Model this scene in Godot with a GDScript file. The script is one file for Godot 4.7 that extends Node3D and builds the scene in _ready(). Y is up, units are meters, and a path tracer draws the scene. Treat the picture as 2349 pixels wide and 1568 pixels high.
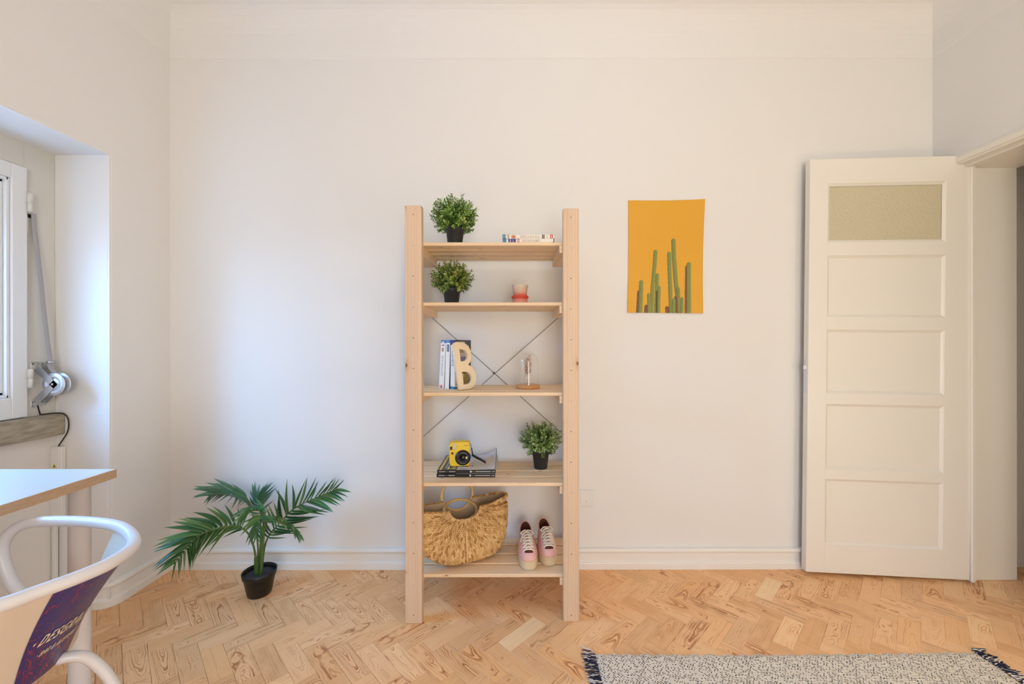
extends Node3D
# A bright white room: pine shelf unit against the back wall, window recess with desk and chair on the left,
# panelled door standing open on the right. Depth d runs away from the eye (z = -d); units are metres.
const F := 930.0      # focal length in pixels of the 2349 x 1568 frame
const CX := 1188.0
const CY := 786.0
const EYE := 1.15
var M := {}
var rng := RandomNumberGenerator.new()
var used := {}

func _ready() -> void:
	rng.seed = 4711
	setup_view()
	setup_light()
	make_materials()
	build_floor()
	build_walls()
	build_trim()
	build_window()
	build_door()
	build_lamps()
	build_shelf()
	build_desk()
	build_chair()
	build_rug()
	build_poster()
	build_socket()
	build_palm()
	build_pot_plants()
	build_top_books()
	build_vase()
	build_standing_books()
	build_letter()
	build_dome()
	build_magazines()
	build_camera_thing()
	build_bag()
	build_sneakers()
	build_winder()

func setup_view() -> void:
	var c := Camera3D.new()
	c.name = "camera"
	c.near = 0.05
	c.far = 60.0
	c.projection = Camera3D.PROJECTION_FRUSTUM
	c.keep_aspect = Camera3D.KEEP_HEIGHT
	c.size = 2.0 * c.near * 784.0 / F
	c.frustum_offset = Vector2((1174.5 - CX) / F, (CY - 784.0) / F) * c.near
	c.position = Vector3(0, EYE, 0)
	c.rotation.z = -0.0012
	add_child(c)
	c.current = true

func setup_light() -> void:
	var we := WorldEnvironment.new()
	we.name = "surroundings"
	var e := Environment.new()
	e.background_mode = Environment.BG_SKY
	var sky := Sky.new()
	var sm := ProceduralSkyMaterial.new()
	sm.sky_top_color = Color(0.40, 0.62, 1.0)
	sm.sky_horizon_color = Color(0.76, 0.86, 1.0)
	sm.ground_bottom_color = Color(0.80, 0.85, 0.92)
	sm.ground_energy_multiplier = 2.0
	sm.ground_horizon_color = Color(0.84, 0.90, 1.0)
	sm.sky_energy_multiplier = 1.85
	sky.sky_material = sm
	e.sky = sky
	e.tonemap_mode = Environment.TONE_MAPPER_LINEAR
	e.tonemap_exposure = 1.0
	e.sdfgi_enabled = true
	e.ssao_enabled = true
	e.ssil_enabled = true
	we.environment = e
	add_child(we)
	# daylight through the window on the left: the light stands in the window opening, as large as the glass
	var w := AreaLight3D.new()
	w.name = "window_daylight"
	w.area_size = Vector2(1.3, 0.9)
	w.light_color = Color(0.45, 0.745, 1.0)
	w.light_energy = 14.5
	w.area_range = 12.0
	w.shadow_enabled = true
	add_child(w)
	w.position = Vector3(-2.75, 1.85, -1.06)
	w.look_at_from_position(w.position, Vector3(-1.75, 1.05, -1.12))
	# daylight from the balcony door in the wall behind the camera
	var b := AreaLight3D.new()
	b.name = "balcony_daylight"
	b.area_size = Vector2(1.3, 1.9)
	b.light_color = Color(1.0, 0.93, 0.76)
	b.light_energy = 4.75
	b.area_range = 12.0
	b.shadow_enabled = true
	add_child(b)
	b.position = Vector3(0.55, 1.12, 2.55)
	b.rotation.y = 0.0

# ---------------------------------------------------------------- helpers
func P(px: float, py: float, d: float) -> Vector3:
	return Vector3((px - CX) * d / F, EYE - (py - CY) * d / F, -d)

func numbered(n: String) -> String:
	if not used.has(n):
		used[n] = 0
		return n
	used[n] += 1
	return "%s_%03d" % [n, used[n]]

func thing(n: String, label: String, cat: String, at := Vector3.ZERO, turn := 0.0, group := "") -> Node3D:
	var o := Node3D.new()
	o.name = numbered(n)
	o.set_meta("label", label)
	o.set_meta("category", cat)
	if group:
		o.set_meta("group", group)
	add_child(o)
	o.position = at
	o.rotation.y = turn
	return o

func put(n: String, mesh: Mesh, m: Material, parent: Node = null, label := "") -> MeshInstance3D:
	var o := MeshInstance3D.new()
	o.mesh = mesh
	if m:
		o.material_override = m
	if parent == null:
		o.name = numbered(n)
		add_child(o)
	else:
		o.name = n
		parent.add_child(o, true)
	if label:
		o.set_meta("label", label)
	return o

func tag(o: Node, label: String, cat: String, group := "") -> void:
	o.set_meta("label", label)
	o.set_meta("category", cat)
	if group:
		o.set_meta("group", group)

func struct(n: String, mesh: Mesh, m: Material, label := "") -> MeshInstance3D:
	var o := put(n, mesh, m, null, label)
	o.set_meta("kind", "structure")
	return o

func mk() -> SurfaceTool:
	var st := SurfaceTool.new()
	st.begin(Mesh.PRIMITIVE_TRIANGLES)
	return st

func fin(st: SurfaceTool) -> ArrayMesh:
	st.generate_normals()
	return st.commit()

# flat polygon, turned so that its front looks along `out`
func poly(st: SurfaceTool, pts: Array, out: Vector3, uvs: Array = []) -> void:
	var n: Vector3 = (pts[1] - pts[0]).cross(pts[2] - pts[0])
	var idx := range(pts.size())
	if n.dot(out) < 0.0:
		idx.reverse()
	st.set_smooth_group(-1)
	for k in range(1, pts.size() - 1):
		for j in [idx[0], idx[k + 1], idx[k]]:
			st.set_uv(uvs[j] if uvs.size() else Vector2.ZERO)
			st.add_vertex(pts[j])

# box with chamfered edges; g is the axis of the grain (0 x, 1 y, 2 z), uvo the offset of its texture in metres, uvs the texture's size in metres
func box(st: SurfaceTool, at: Vector3, size: Vector3, ch := 0.0015, basis := Basis.IDENTITY, g := -1, uvo := Vector2.ZERO, uvs := Vector2(1, 1)) -> void:
	var h := size * 0.5
	ch = minf(ch, minf(h.x, minf(h.y, h.z)) * 0.9)
	for a in 3:
		for s in [-1.0, 1.0]:
			var b := (a + 1) % 3
			var c := (a + 2) % 3
			var pts := []
			var uv := []
			for q in [[-1, -1], [1, -1], [1, 1], [-1, 1]]:
				var v := Vector3.ZERO
				v[a] = s * h[a]
				v[b] = q[0] * (h[b] - ch)
				v[c] = q[1] * (h[c] - ch)
				pts.append(at + basis * v)
				if g >= 0:
					var along: float = v[g] if a != g else v[b] * 0.2
					var across: float = (v[c] if b == g else v[b]) + (0.011 if a == 1 else 0.047) if a != g else v[c]
					uv.append(Vector2((along + uvo.x) / uvs.x, (across + uvo.y) / uvs.y))
				else:
					uv.append(Vector2(q[0] * 0.5 + 0.5, q[1] * 0.5 + 0.5))
			var o := Vector3.ZERO
			o[a] = s
			poly(st, pts, basis * o, uv)
	if ch <= 0.0:
		return
	for a in 3:   # edges along a
		var b := (a + 1) % 3
		var c := (a + 2) % 3
		for sb in [-1.0, 1.0]:
			for sc in [-1.0, 1.0]:
				var pts := []
				var uv := []
				for k in 4:
					var v := Vector3.ZERO
					v[a] = (h[a] - ch) * (-1.0 if k == 0 or k == 3 else 1.0)
					v[b] = sb * (h[b] if k < 2 else h[b] - ch)
					v[c] = sc * (h[c] - ch if k < 2 else h[c])
					pts.append(at + basis * v)
					uv.append(Vector2(((v[g] if g >= 0 else 0.0) + uvo.x) / uvs.x, (0.01 + uvo.y) / uvs.y))
				var o := Vector3.ZERO
				o[b] = sb
				o[c] = sc
				poly(st, pts, basis * o, uv)
	for sx in [-1.0, 1.0]:
		for sy in [-1.0, 1.0]:
			for sz in [-1.0, 1.0]:
				var e := Vector3(sx, sy, sz)
				var k := h - Vector3(ch, ch, ch)
				var t := [Vector3(h.x, k.y, k.z) * e, Vector3(k.x, h.y, k.z) * e, Vector3(k.x, k.y, h.z) * e]
				var w := []
				for p in t:
					w.append(at + basis * p)
				poly(st, w, basis * e, [Vector2.ZERO, Vector2.ZERO, Vector2.ZERO])

func bx(at: Vector3, size: Vector3, ch := 0.0015, basis := Basis.IDENTITY) -> ArrayMesh:
	var st := mk()
	box(st, at, size, ch, basis)
	return fin(st)

# box given by its limits
func lim(st: SurfaceTool, x0: float, x1: float, y0: float, y1: float, d0: float, d1: float, ch := 0.0) -> void:
	box(st, Vector3((x0 + x1) / 2, (y0 + y1) / 2, -(d0 + d1) / 2), Vector3(absf(x1 - x0), absf(y1 - y0), absf(d1 - d0)), ch)

# smooth grid of rows of points; rows run so that (next column) x (next row) points outwards
func grid(st: SurfaceTool, rows: Array, close_u := false, close_v := false, flip := false, cols: Array = [], smooth := 0) -> void:
	st.set_smooth_group(smooth)
	var nr: int = rows.size()
	var nc: int = rows[0].size()
	for r in range(nr if close_v else nr - 1):
		var r2 := (r + 1) % nr
		for c in range(nc if close_u else nc - 1):
			var c2 := (c + 1) % nc
			var q := [[r, c], [r, c2], [r2, c2], [r2, c]]
			for t in ([[0, 1, 2], [0, 2, 3]] if flip else [[0, 2, 1], [0, 3, 2]]):
				for k in t:
					var i: int = q[k][0]
					var j: int = q[k][1]
					var uu := float(j) / nc
					var vv := float(i) / nr
					if close_u and j == 0 and c2 == 0 and k in [1, 2]:
						uu = 1.0
					if not close_u:
						uu = float(j) / (nc - 1)
					if not close_v:
						vv = float(i) / (nr - 1)
					st.set_uv(Vector2(uu, vv))
					if cols.size():
						st.set_color(cols[i][j])
					st.add_vertex(rows[i][j])

func lathe(st: SurfaceTool, at: Vector3, prof: Array, seg := 24, cols: Array = [], basis := Basis.IDENTITY) -> void:
	var rows := []
	var cc := []
	for k in prof.size():
		var row := []
		var cr := []
		for s in seg:
			var a := TAU * s / seg
			row.append(at + basis * Vector3(cos(a) * prof[k].x, prof[k].y, -sin(a) * prof[k].x))
			if cols.size():
				cr.append(cols[k])
		rows.append(row)
		cc.append(cr)
	grid(st, rows, true, false, false, cc if cols.size() else [])

func smooth_path(pts: Array, per := 8, closed := false) -> Array:
	var out := []
	var n := pts.size()
	for i in range(n if closed else n - 1):
		var p0 = pts[(i - 1 + n) % n] if closed or i > 0 else pts[0] * 2.0 - pts[1]
		var p1 = pts[i]
		var p2 = pts[(i + 1) % n]
		var p3 = pts[(i + 2) % n] if closed or i + 2 < n else pts[n - 1] * 2.0 - pts[n - 2]
		for k in per:
			var t := float(k) / per
			out.append(0.5 * (2.0 * p1 + (p2 - p0) * t + (2.0 * p0 - 5.0 * p1 + 4.0 * p2 - p3) * t * t + (3.0 * p1 - p0 - 3.0 * p2 + p3) * t * t * t))
	if not closed:
		out.append(pts[n - 1])
	return out

# round tube along a path; rad is one radius or one per point
func tube(st: SurfaceTool, path: Array, rad, sides := 10, closed := false, caps := true) -> void:
	var n := path.size()
	var rows := []
	var t0: Vector3 = (path[1] - path[0]).normalized()
	var up := Vector3.UP if absf(t0.y) < 0.9 else Vector3.RIGHT
	var x := t0.cross(up).normalized()
	for i in n:
		var a: Vector3 = path[(i - 1 + n) % n] if closed or i > 0 else path[i]
		var b: Vector3 = path[(i + 1) % n] if closed or i < n - 1 else path[i]
		var t := (b - a).normalized()
		x = (x - t * x.dot(t)).normalized()
		var y := t.cross(x)
		var r: float = rad if rad is float else rad[i]
		var row := []
		for s in sides:
			var an := TAU * s / sides
			row.append(path[i] + (x * cos(an) + y * sin(an)) * r)
		rows.append(row)
	grid(st, rows, true, closed)
	if caps and not closed:
		poly(st, rows[0], path[0] - path[1])
		poly(st, rows[n - 1], path[n - 1] - path[n - 2])

func disc(st: SurfaceTool, at: Vector3, r: float, normal: Vector3, seg := 16) -> void:
	var u := normal.cross(Vector3.UP if absf(normal.y) < 0.9 else Vector3.RIGHT).normalized()
	var v := normal.cross(u).normalized()
	var pts := []
	for s in seg:
		pts.append(at + (u * cos(TAU * s / seg) + v * sin(TAU * s / seg)) * r)
	poly(st, pts, normal)

# extruded outline in the plane of ax, ay, thickness along az (outline anticlockwise)
func extrude(st: SurfaceTool, o: Vector3, ax: Vector3, ay: Vector3, az: Vector3, outline: PackedVector2Array, holes: Array = [], smooth := true) -> void:
	var tri := Geometry2D.triangulate_polygon(outline)
	if holes.is_empty():
		for k in range(0, tri.size(), 3):
			var f := []
			var bk := []
			for j in 3:
				var p := outline[tri[k + j]]
				f.append(o + ax * p.x + ay * p.y + az)
				bk.append(o + ax * p.x + ay * p.y)
			poly(st, f, az)
			poly(st, bk, -az)
	var loops := [outline] + holes
	for li in loops.size():
		var l: PackedVector2Array = loops[li]
		var cen := Vector2.ZERO
		for p in l:
			cen += p / l.size()
		var r0 := []
		var r1 := []
		for p in l:
			r0.append(o + ax * p.x + ay * p.y)
			r1.append(o + ax * p.x + ay * p.y + az)
		var area := 0.0
		for i in l.size():
			var q := l[(i + 1) % l.size()]
			area += l[i].x * q.y - q.x * l[i].y
		var right_handed := ax.cross(ay).dot(az) > 0.0
		grid(st, [r0, r1], true, false, ((area > 0.0) != right_handed) != (li > 0), [], 0 if smooth else -1)

func text(s: String, size: float, m: Material, parent: Node, at: Vector3, basis: Basis, font := "Droid Sans", weight := 700, n := "lettering") -> MeshInstance3D:
	var tm := TextMesh.new()
	var f := SystemFont.new()
	f.font_names = PackedStringArray([font])
	f.font_weight = weight
	tm.font = f
	tm.text = s
	tm.font_size = 32
	tm.pixel_size = size / 32.0
	tm.depth = 0.0004
	tm.curve_step = 2.0
	var o := put(n, tm, m, parent)
	o.transform = Transform3D(basis, at)
	return o

func many(n: String, mesh: Mesh, m: Material, parent: Node, places: Array, cols: Array = []) -> MultiMeshInstance3D:
	var mm := MultiMesh.new()
	mm.transform_format = MultiMesh.TRANSFORM_3D
	mm.use_colors = cols.size() > 0
	mm.mesh = mesh
	mm.instance_count = places.size()
	for i in places.size():
		mm.set_instance_transform(i, places[i])
		if cols.size():
			mm.set_instance_color(i, cols[i])
	var o := MultiMeshInstance3D.new()
	o.name = n
	o.multimesh = mm
	o.material_override = m
	parent.add_child(o, true)
	o.set_meta("kind", "stuff")
	return o

func lin(r: float, g: float, b: float) -> Color:
	return Color(r / 255.0, g / 255.0, b / 255.0).srgb_to_linear()

func mat(r: float, g: float, b: float, rough := 0.6, more := {}) -> StandardMaterial3D:
	var m := StandardMaterial3D.new()
	m.albedo_color = Color(r / 255.0, g / 255.0, b / 255.0)
	m.roughness = rough
	for k in more:
		m.set(k, more[k])
	return m

func tex_from(w: int, h: int, data: PackedByteArray) -> ImageTexture:
	return ImageTexture.create_from_image(Image.create_from_data(w, h, false, Image.FORMAT_RGB8, data))

# ---------------------------------------------------------------- materials
func bumpy(freq: float, seedn: int, size := 512) -> NoiseTexture2D:
	var t := NoiseTexture2D.new()
	var n := FastNoiseLite.new()
	n.seed = seedn
	n.frequency = freq
	n.fractal_octaves = 4
	t.noise = n
	t.width = size
	t.height = size
	t.seamless = true
	return t

func make_materials() -> void:
	M.wall = mat(234, 232, 229, 0.85)
	M.ceiling = mat(236, 234, 231, 0.9)
	M.paint = mat(238, 236, 231, 0.35)                     # satin paint of the skirting
	M.door = mat(238, 233, 222, 0.3)
	M.frame = mat(228, 230, 232, 0.4)
	M.frame_old = mat(216, 214, 207, 0.5)
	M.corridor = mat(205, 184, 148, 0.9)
	M.pine = mat(255, 255, 255, 0.5, {"albedo_texture": pine_tex(1024, 256, 0.8, 0.2, [Vector3(0.21, 0.05, 0.006), Vector3(0.62, 0.13, 0.007), Vector3(0.45, 0.168, 0.005)], 11, 18.0)})
	M.pine_post = mat(255, 255, 255, 0.5, {"albedo_texture": pine_tex(1792, 224, 1.72, 0.22, [Vector3(1.058, 0.047, 0.011), Vector3(1.064, 0.209, 0.011), Vector3(1.705, 0.042, 0.006), Vector3(0.21, 0.045, 0.004)], 23)})
	M.white_plastic = mat(232, 231, 228, 0.35)
	M.black_plastic = mat(26, 26, 25, 0.42)
	M.pot = mat(37, 40, 42, 0.5)
	M.dark = mat(38, 30, 24, 0.8)
	M.steel = mat(200, 202, 206, 0.3, {"metallic": 0.75})
	M.wire = mat(128, 124, 118, 0.45, {"metallic": 0.5})
	M.white_metal = mat(226, 224, 226, 0.3)
	M.cable = mat(22, 22, 22, 0.5)
	M.strap = mat(168, 166, 170, 0.8)
	M.glass = mat(245, 250, 250, 0.02, {"transparency": BaseMaterial3D.TRANSPARENCY_ALPHA})
	M.glass.albedo_color.a = 0.06
	M.white_print = mat(236, 226, 205, 0.5)
	M.paper = mat(240, 238, 232, 0.6)

# rings of a plank: a pale ground with darker late wood; knots are (u in metres, v in metres, radius)
func pine_tex(w: int, h: int, lm: float, wm: float, knots: Array, seedn: int, pale := 0.0) -> ImageTexture:
	var n := FastNoiseLite.new()
	n.seed = seedn
	n.frequency = 1.0
	n.fractal_octaves = 2
	var data := PackedByteArray()
	data.resize(w * h * 3)
	var i := 0
	for y in h:
		var v := wm * y / h
		for x in w:
			var u := lm * x / w
			var q := v + 0.0035 * n.get_noise_2d(u * 2.2, v * 14.0)
			var dark := 0.0
			for k in knots:
				var du: float = (u - k.x) * 0.55
				var dv: float = v - k.y
				var dd := du * du + dv * dv
				var kr: float = k.z
				if dd < kr * kr * 30.0:
					q += dv / (sqrt(dd) + 0.001) * kr * exp(-dd / (kr * kr * 3.0)) * 0.9
					dark = maxf(dark, 1.0 - smoothstep(kr * 0.35, kr * 0.75, sqrt(du * du * 2.2 + dv * dv) + 0.002 * n.get_noise_2d(u * 300.0, v * 300.0)))
					dark = maxf(dark, 0.3 * exp(-dd / (kr * kr * 1.2)))
			var f := fposmod(q / 0.0105 + 0.6 * n.get_noise_1d(q * 60.0), 1.0)
			var s := f * f * f * (0.45 + 0.4 * n.get_noise_2d(q * 35.0, 9.0))
			s = clampf(s, 0.0, 1.0) * 0.8 + 0.07 * n.get_noise_2d(u * 9.0, v * 420.0)
			var t := 5.0 * n.get_noise_2d(u * 1.1, v * 9.0 + 40.0)
			var r := lerpf(224.0 + t, 192.0, s) + pale
			var g := lerpf(196.0 + t, 152.0, s) + pale
			var b := lerpf(166.0 + t, 118.0, s) + pale * 0.6
			data[i] = int(clampf(lerpf(r, 130.0, dark), 0, 255))
			data[i + 1] = int(clampf(lerpf(g, 84.0, dark), 0, 255))
			data[i + 2] = int(clampf(lerpf(b, 52.0, dark), 0, 255))
			i += 3
	return tex_from(w, h, data)

# 40 faces of parquet blocks, four to a row: each a cut of its own through the rings of a trunk
func parquet_tex() -> ImageTexture:
	var w := 1024
	var h := 1000
	var n := FastNoiseLite.new()
	n.seed = 77
	n.frequency = 1.0
	n.fractal_octaves = 2
	var data := PackedByteArray()
	data.resize(w * h * 3)
	var r := RandomNumberGenerator.new()
	r.seed = 99
	for cell in 40:
		var cx0 := (cell % 4) * 256
		var cy0 := (cell / 4) * 100
		var kind := r.randf()
		var y0 := r.randf_range(-0.014, 0.014) if kind < 0.72 else r.randf_range(0.04, 0.09) * (1.0 if r.randf() < 0.5 else -1.0)
		var z0 := r.randf_range(0.006, 0.03) if kind < 0.72 else r.randf_range(0.01, 0.05)
		var slope := r.randf_range(-0.16, 0.16) if kind < 0.72 else r.randf_range(-0.03, 0.03)
		var bow := r.randf_range(-0.9, 0.9) if kind < 0.45 else 0.0
		var gap := r.randf_range(0.0038, 0.0075) if kind < 0.72 else r.randf_range(0.003, 0.005)
		var wob := r.randf_range(0.003, 0.008) if kind < 0.72 else 0.003
		var con := [0.35, 0.5, 0.72, 0.95, 1.1][r.randi() % 5] as float
		if kind > 0.72:
			con *= 0.6 if kind < 0.88 else 0.3
		var tone := r.randf_range(-7.0, 8.0)
		var red := r.randf_range(-6.0, 7.0)
		if r.randf() < 0.07:
			tone += 20.0
		var off := r.randf_range(0.0, 90.0)
		for y in 100:
			var v := (y - 50) / 100.0 * 0.07
			var i := ((cy0 + y) * w + cx0) * 3
			for x in 256:
				var u := x / 256.0 * 0.2
				var z := z0 + slope * (u - 0.1) + bow * (u - 0.1) * (u - 0.1) + wob * n.get_noise_2d(u * 15.0 + off, v * 22.0)
				var yy := v - y0 + wob * 0.8 * n.get_noise_2d(u * 11.0 + off + 33.0, v * 14.0)
				var rad := sqrt(yy * yy + z * z)
				var f := rad / gap + 0.9 * n.get_noise_2d(rad * 140.0, off)
				f = f - floorf(f)
				var s := clampf((f - 0.38) * 2.0, 0.0, 1.0) if f < 0.88 else (1.0 - f) * 8.3
				s = s * s * con * clampf(0.75 + 1.1 * n.get_noise_2d(u * 9.0 + off * 2.0, v * 18.0 + 7.0), 0.12, 1.15) + 0.05 * n.get_noise_2d(u * 14.0, v * 700.0 + off)
				data[i] = int(clampf(lerpf(245.0 + tone, 174.0 + tone * 0.5, s), 0, 255))
				data[i + 1] = int(clampf(lerpf(194.0 + tone - red * 0.5, 108.0 + tone * 0.5 - red, s), 0, 255))
				data[i + 2] = int(clampf(lerpf(141.0 + tone - red, 60.0 + tone * 0.4 - red, s), 0, 255))
				i += 3
	return tex_from(w, h, data)

# ---------------------------------------------------------------- floor, walls, trim
const BL := 0.200
const BW := 0.068

func build_floor() -> void:
	var sub := mk()
	lim(sub, -2.3, 3.7, -0.14, -0.006, -2.8, 2.6)
	var fl := struct("floor", fin(sub), mat(140, 98, 62, 0.9), "herringbone parquet floor of varnished pine blocks with bold grain")
	var pm := mat(255, 255, 255, 0.34, {"albedo_texture": parquet_tex(), "metallic_specular": 0.42})
	var meshes := []
	for c in 40:
		var st := mk()
		var uv0 := Vector2((c % 4) * 0.25, (c / 4) * 0.1)
		var hl := BL / 2 - 0.00022
		var hw := BW / 2 - 0.00022
		var k := 0.0006
		var top := []
		var uvt := []
		var low := []
		for q in [[-1, -1], [1, -1], [1, 1], [-1, 1]]:
			top.append(Vector3(q[0] * (hl - k), 0, q[1] * (hw - k)))
			low.append(Vector3(q[0] * hl, -k, q[1] * hw))
			uvt.append(uv0 + Vector2(0.125 + q[0] * 0.122, 0.05 + q[1] * 0.047))
		poly(st, top, Vector3.UP, uvt)
		for e in 4:
			var f := (e + 1) % 4
			var o: Vector3 = low[e] + low[f]
			poly(st, [top[e], top[f], low[f], low[e]], Vector3(o.x, 0.02, o.z), [uvt[e], uvt[f], uvt[f], uvt[e]])
			var dn := Vector3(0, -0.012, 0)
			poly(st, [low[e], low[f], low[f] + dn, low[e] + dn], Vector3(o.x, 0, o.z), [uvt[e], uvt[f], uvt[f], uvt[e]])
		meshes.append(fin(st))
	var r := RandomNumberGenerator.new()
	r.seed = 5
	var near := []
	var far := []
	var turn := 0.004
	for row in range(-5, 37):
		var dc := 1.6075 + (row - 13) * BL / sqrt(2.0)
		dc = 1.6075 - (row - 4) * BL / sqrt(2.0)
		var slash := (row % 2 + 2) % 2 == 0
		for i in range(-22, 42):
			var xc := -0.2716 + i * BW * sqrt(2.0) + (0.0 if slash else BW / sqrt(2.0))
			var x := xc
			var d := dc + turn * xc
			if x < -2.2 or x > 3.5 or d > 2.3 or d < -2.5:
				continue
			if x > 2.3 and d < -0.2:
				continue
			var a := (PI / 4 if slash else -PI / 4) + turn + (PI if r.randf() < 0.5 else 0.0)
			var t := Transform3D(Basis(Vector3.UP, a), Vector3(x, r.randf_range(-0.0003, 0.0003), -d))
			var c := r.randi() % 40
			var px := CX + x * F / maxf(d, 0.1)
			var seen := d > 1.31 and d < 2.09 and px > -130.0 and px < 2480.0 and (x > -1.86 or d < 1.9)
			if seen and x < 0.25:
				seen = px > 130.0
			if seen and x > 0.31 and x < 1.66 and d < 1.46:
				seen = false
			if seen:
				near.append([t, c])
			else:
				far.append([t, c])
	near.sort_custom(func(a, b): return a[0].origin.z > b[0].origin.z)
	while near.size() > 300:
		far.append(near.pop_back())
	for e in near:
		var o := put("parquet_block", meshes[e[1]], pm, fl)
		o.transform = e[0]
	var groups := {}
	for e in far:
		if not groups.has(e[1] % 8):
			groups[e[1] % 8] = []
		groups[e[1] % 8].append(e[0])
	var joined := SurfaceTool.new()
	joined.begin(Mesh.PRIMITIVE_TRIANGLES)
	for g in groups:
		for t in groups[g]:
			joined.append_from(meshes[g * 5], 0, t)
	var rest := put("parquet_beyond", joined.commit(), pm, fl)
	rest.set_meta("kind", "stuff")

const WX := -1.78     # left wall
const WD := 2.075     # back wall
const RX := 2.124     # right wall
const RD := 1.767     # far side of the window recess
const BX := -2.016    # back of the recess
const CH := 2.93      # ceiling

func build_walls() -> void:
	var st := mk()
	lim(st, -2.4, 3.8, -0.14, 3.05, WD, WD + 0.2)
	struct("wall_back", fin(st), M.wall, "long plain white wall behind the shelf unit")
	st = mk()
	lim(st, -2.4, 3.8, CH, CH + 0.12, -2.9, WD + 0.2)
	struct("ceiling", fin(st), M.ceiling, "white ceiling above the room")
	# left wall round the window recess, with a rounded arris towards the room
	st = mk()
	var e := 0.0015
	lim(st, -2.4, WX - e, -0.14, 3.05, RD + e, WD + 0.05)
	lim(st, -2.4, WX - e, 1.97 + e, 3.05, -2.9, RD + e)
	lim(st, -2.4, WX, -0.14, 3.05, -2.9, 0.35, 0.0)
	lim(st, -2.4, BX, -0.14, 0.80, 0.3, RD + 0.02)
	lim(st, -2.4, BX - 0.03, 1.93, 2.0, 0.3, RD + 0.02)
	var rr := 0.014
	var wp := func(x: float, y: float, d: float) -> Vector3: return Vector3(x, y, -d)
	var q1 := RD + rr
	var q2 := 1.97 + rr
	poly(st, [wp.call(WX, -0.14, q1), wp.call(WX, -0.14, WD + 0.05), wp.call(WX, q2, WD + 0.05), wp.call(WX, q2, q1)], Vector3.RIGHT)
	poly(st, [wp.call(WX, q2, 0.35), wp.call(WX, q2, WD + 0.05), wp.call(WX, 3.05, WD + 0.05), wp.call(WX, 3.05, 0.35)], Vector3.RIGHT)
	poly(st, [wp.call(WX, 1.97 - 2.1, -2.9), wp.call(WX, 3.05, -2.9), wp.call(WX, 3.05, 0.35), wp.call(WX, 1.97 - 2.1, 0.35)], Vector3.RIGHT)
	poly(st, [wp.call(WX - rr, -0.14, RD), wp.call(WX - rr, 1.97, RD), wp.call(BX - 0.05, 1.97, RD), wp.call(BX - 0.05, -0.14, RD)], Vector3(0, 0, 1))
	poly(st, [wp.call(WX - rr, 1.97, RD), wp.call(BX - 0.05, 1.97, RD), wp.call(BX - 0.05, 1.97, 0.35), wp.call(WX - rr, 1.97, 0.35)], Vector3.DOWN)
	var ar := []
	for k in 9:
		var a := PI / 2 * k / 8.0
		var x := WX - rr + rr * sin(a)
		var o := rr - rr * cos(a)
		ar.append([wp.call(x, -0.14, RD + o), wp.call(x, 1.97 + o, RD + o), wp.call(x, 1.97 + o, 0.35)])
	for k in 8:
		for j in 2:
			poly(st, [ar[k][j], ar[k][j + 1], ar[k + 1][j + 1], ar[k + 1][j]], Vector3(0.7, -0.7 if j == 1 else 0.0, 0.7 if j == 0 else 0.0))
	struct("wall_left", fin(st), M.wall, "white left wall with a deep window recess down to the floor")
	# right wall with the doorway (d 1.15 - 1.965)
	st = mk()
	lim(st, RX, 2.41, -0.14, 3.05, 1.967, WD + 0.01)
	lim(st, RX, 2.41, 2.05, 3.05, 1.135, 1.967)
	lim(st, RX, 2.41, -0.14, 3.05, -2.9, 1.135)
	struct("wall_right", fin(st), M.wall, "white right wall with the doorway")
	# wall behind the camera with the opening of the balcony door
	st = mk()
	lim(st, -2.4, -0.15, -0.14, 3.05, -2.9, -2.62)
	lim(st, 1.25, 3.8, -0.14, 3.05, -2.9, -2.62)
	lim(st, -0.2, 1.3, 2.1, 3.05, -2.9, -2.62)
	struct("wall_front", fin(st), M.wall, "white wall behind the camera with the balcony opening")
	# dim corridor beyond the doorway
	st = mk()
	lim(st, 2.4, 3.8, -0.14, 3.05, 2.1, WD + 0.2)
	lim(st, 3.6, 3.8, -0.14, 3.05, 0.3, 2.2)
	lim(st, 2.4, 3.8, -0.14, 3.05, 0.1, 0.3)
	struct("wall_corridor", fin(st), M.corridor, "dim beige corridor walls beyond the doorway")

# moulding swept along a plan path: profile (outwards from the wall, height); path of Vector2(x, d), the room on its right-hand side
func sweep(st: SurfaceTool, path: Array, prof: Array, round_from := 999, round_to := -1) -> void:
	var rows := []
	var n := path.size()
	for i in n:
		var a: Vector2 = (path[i] - path[i - 1]).normalized() if i > 0 else (path[1] - path[0]).normalized()
		var b: Vector2 = (path[i + 1] - path[i]).normalized() if i < n - 1 else a
		var na := Vector2(a.y, -a.x)
		var nb := Vector2(b.y, -b.x)
		var m := (na + nb).normalized()
		m /= maxf(m.dot(na), 0.3)
		var row := []
		for p in prof:
			row.append(Vector3(path[i].x + m.x * p.x, p.y, -(path[i].y + m.y * p.x)))
		rows.append(row)
	st.set_smooth_group(-1)
	for k in range(prof.size() - 1):
		for i in range(n - 1):
			var pp: Vector2 = prof[k + 1] - prof[k]
			var a: Vector2 = (path[i + 1] - path[i]).normalized()
			var nr := Vector2(a.y, -a.x)
			var out := Vector3(nr.x * -pp.y, pp.x, -nr.y * -pp.y) * -1.0
			poly(st, [rows[i][k], rows[i + 1][k], rows[i + 1][k + 1], rows[i][k + 1]], out)

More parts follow.
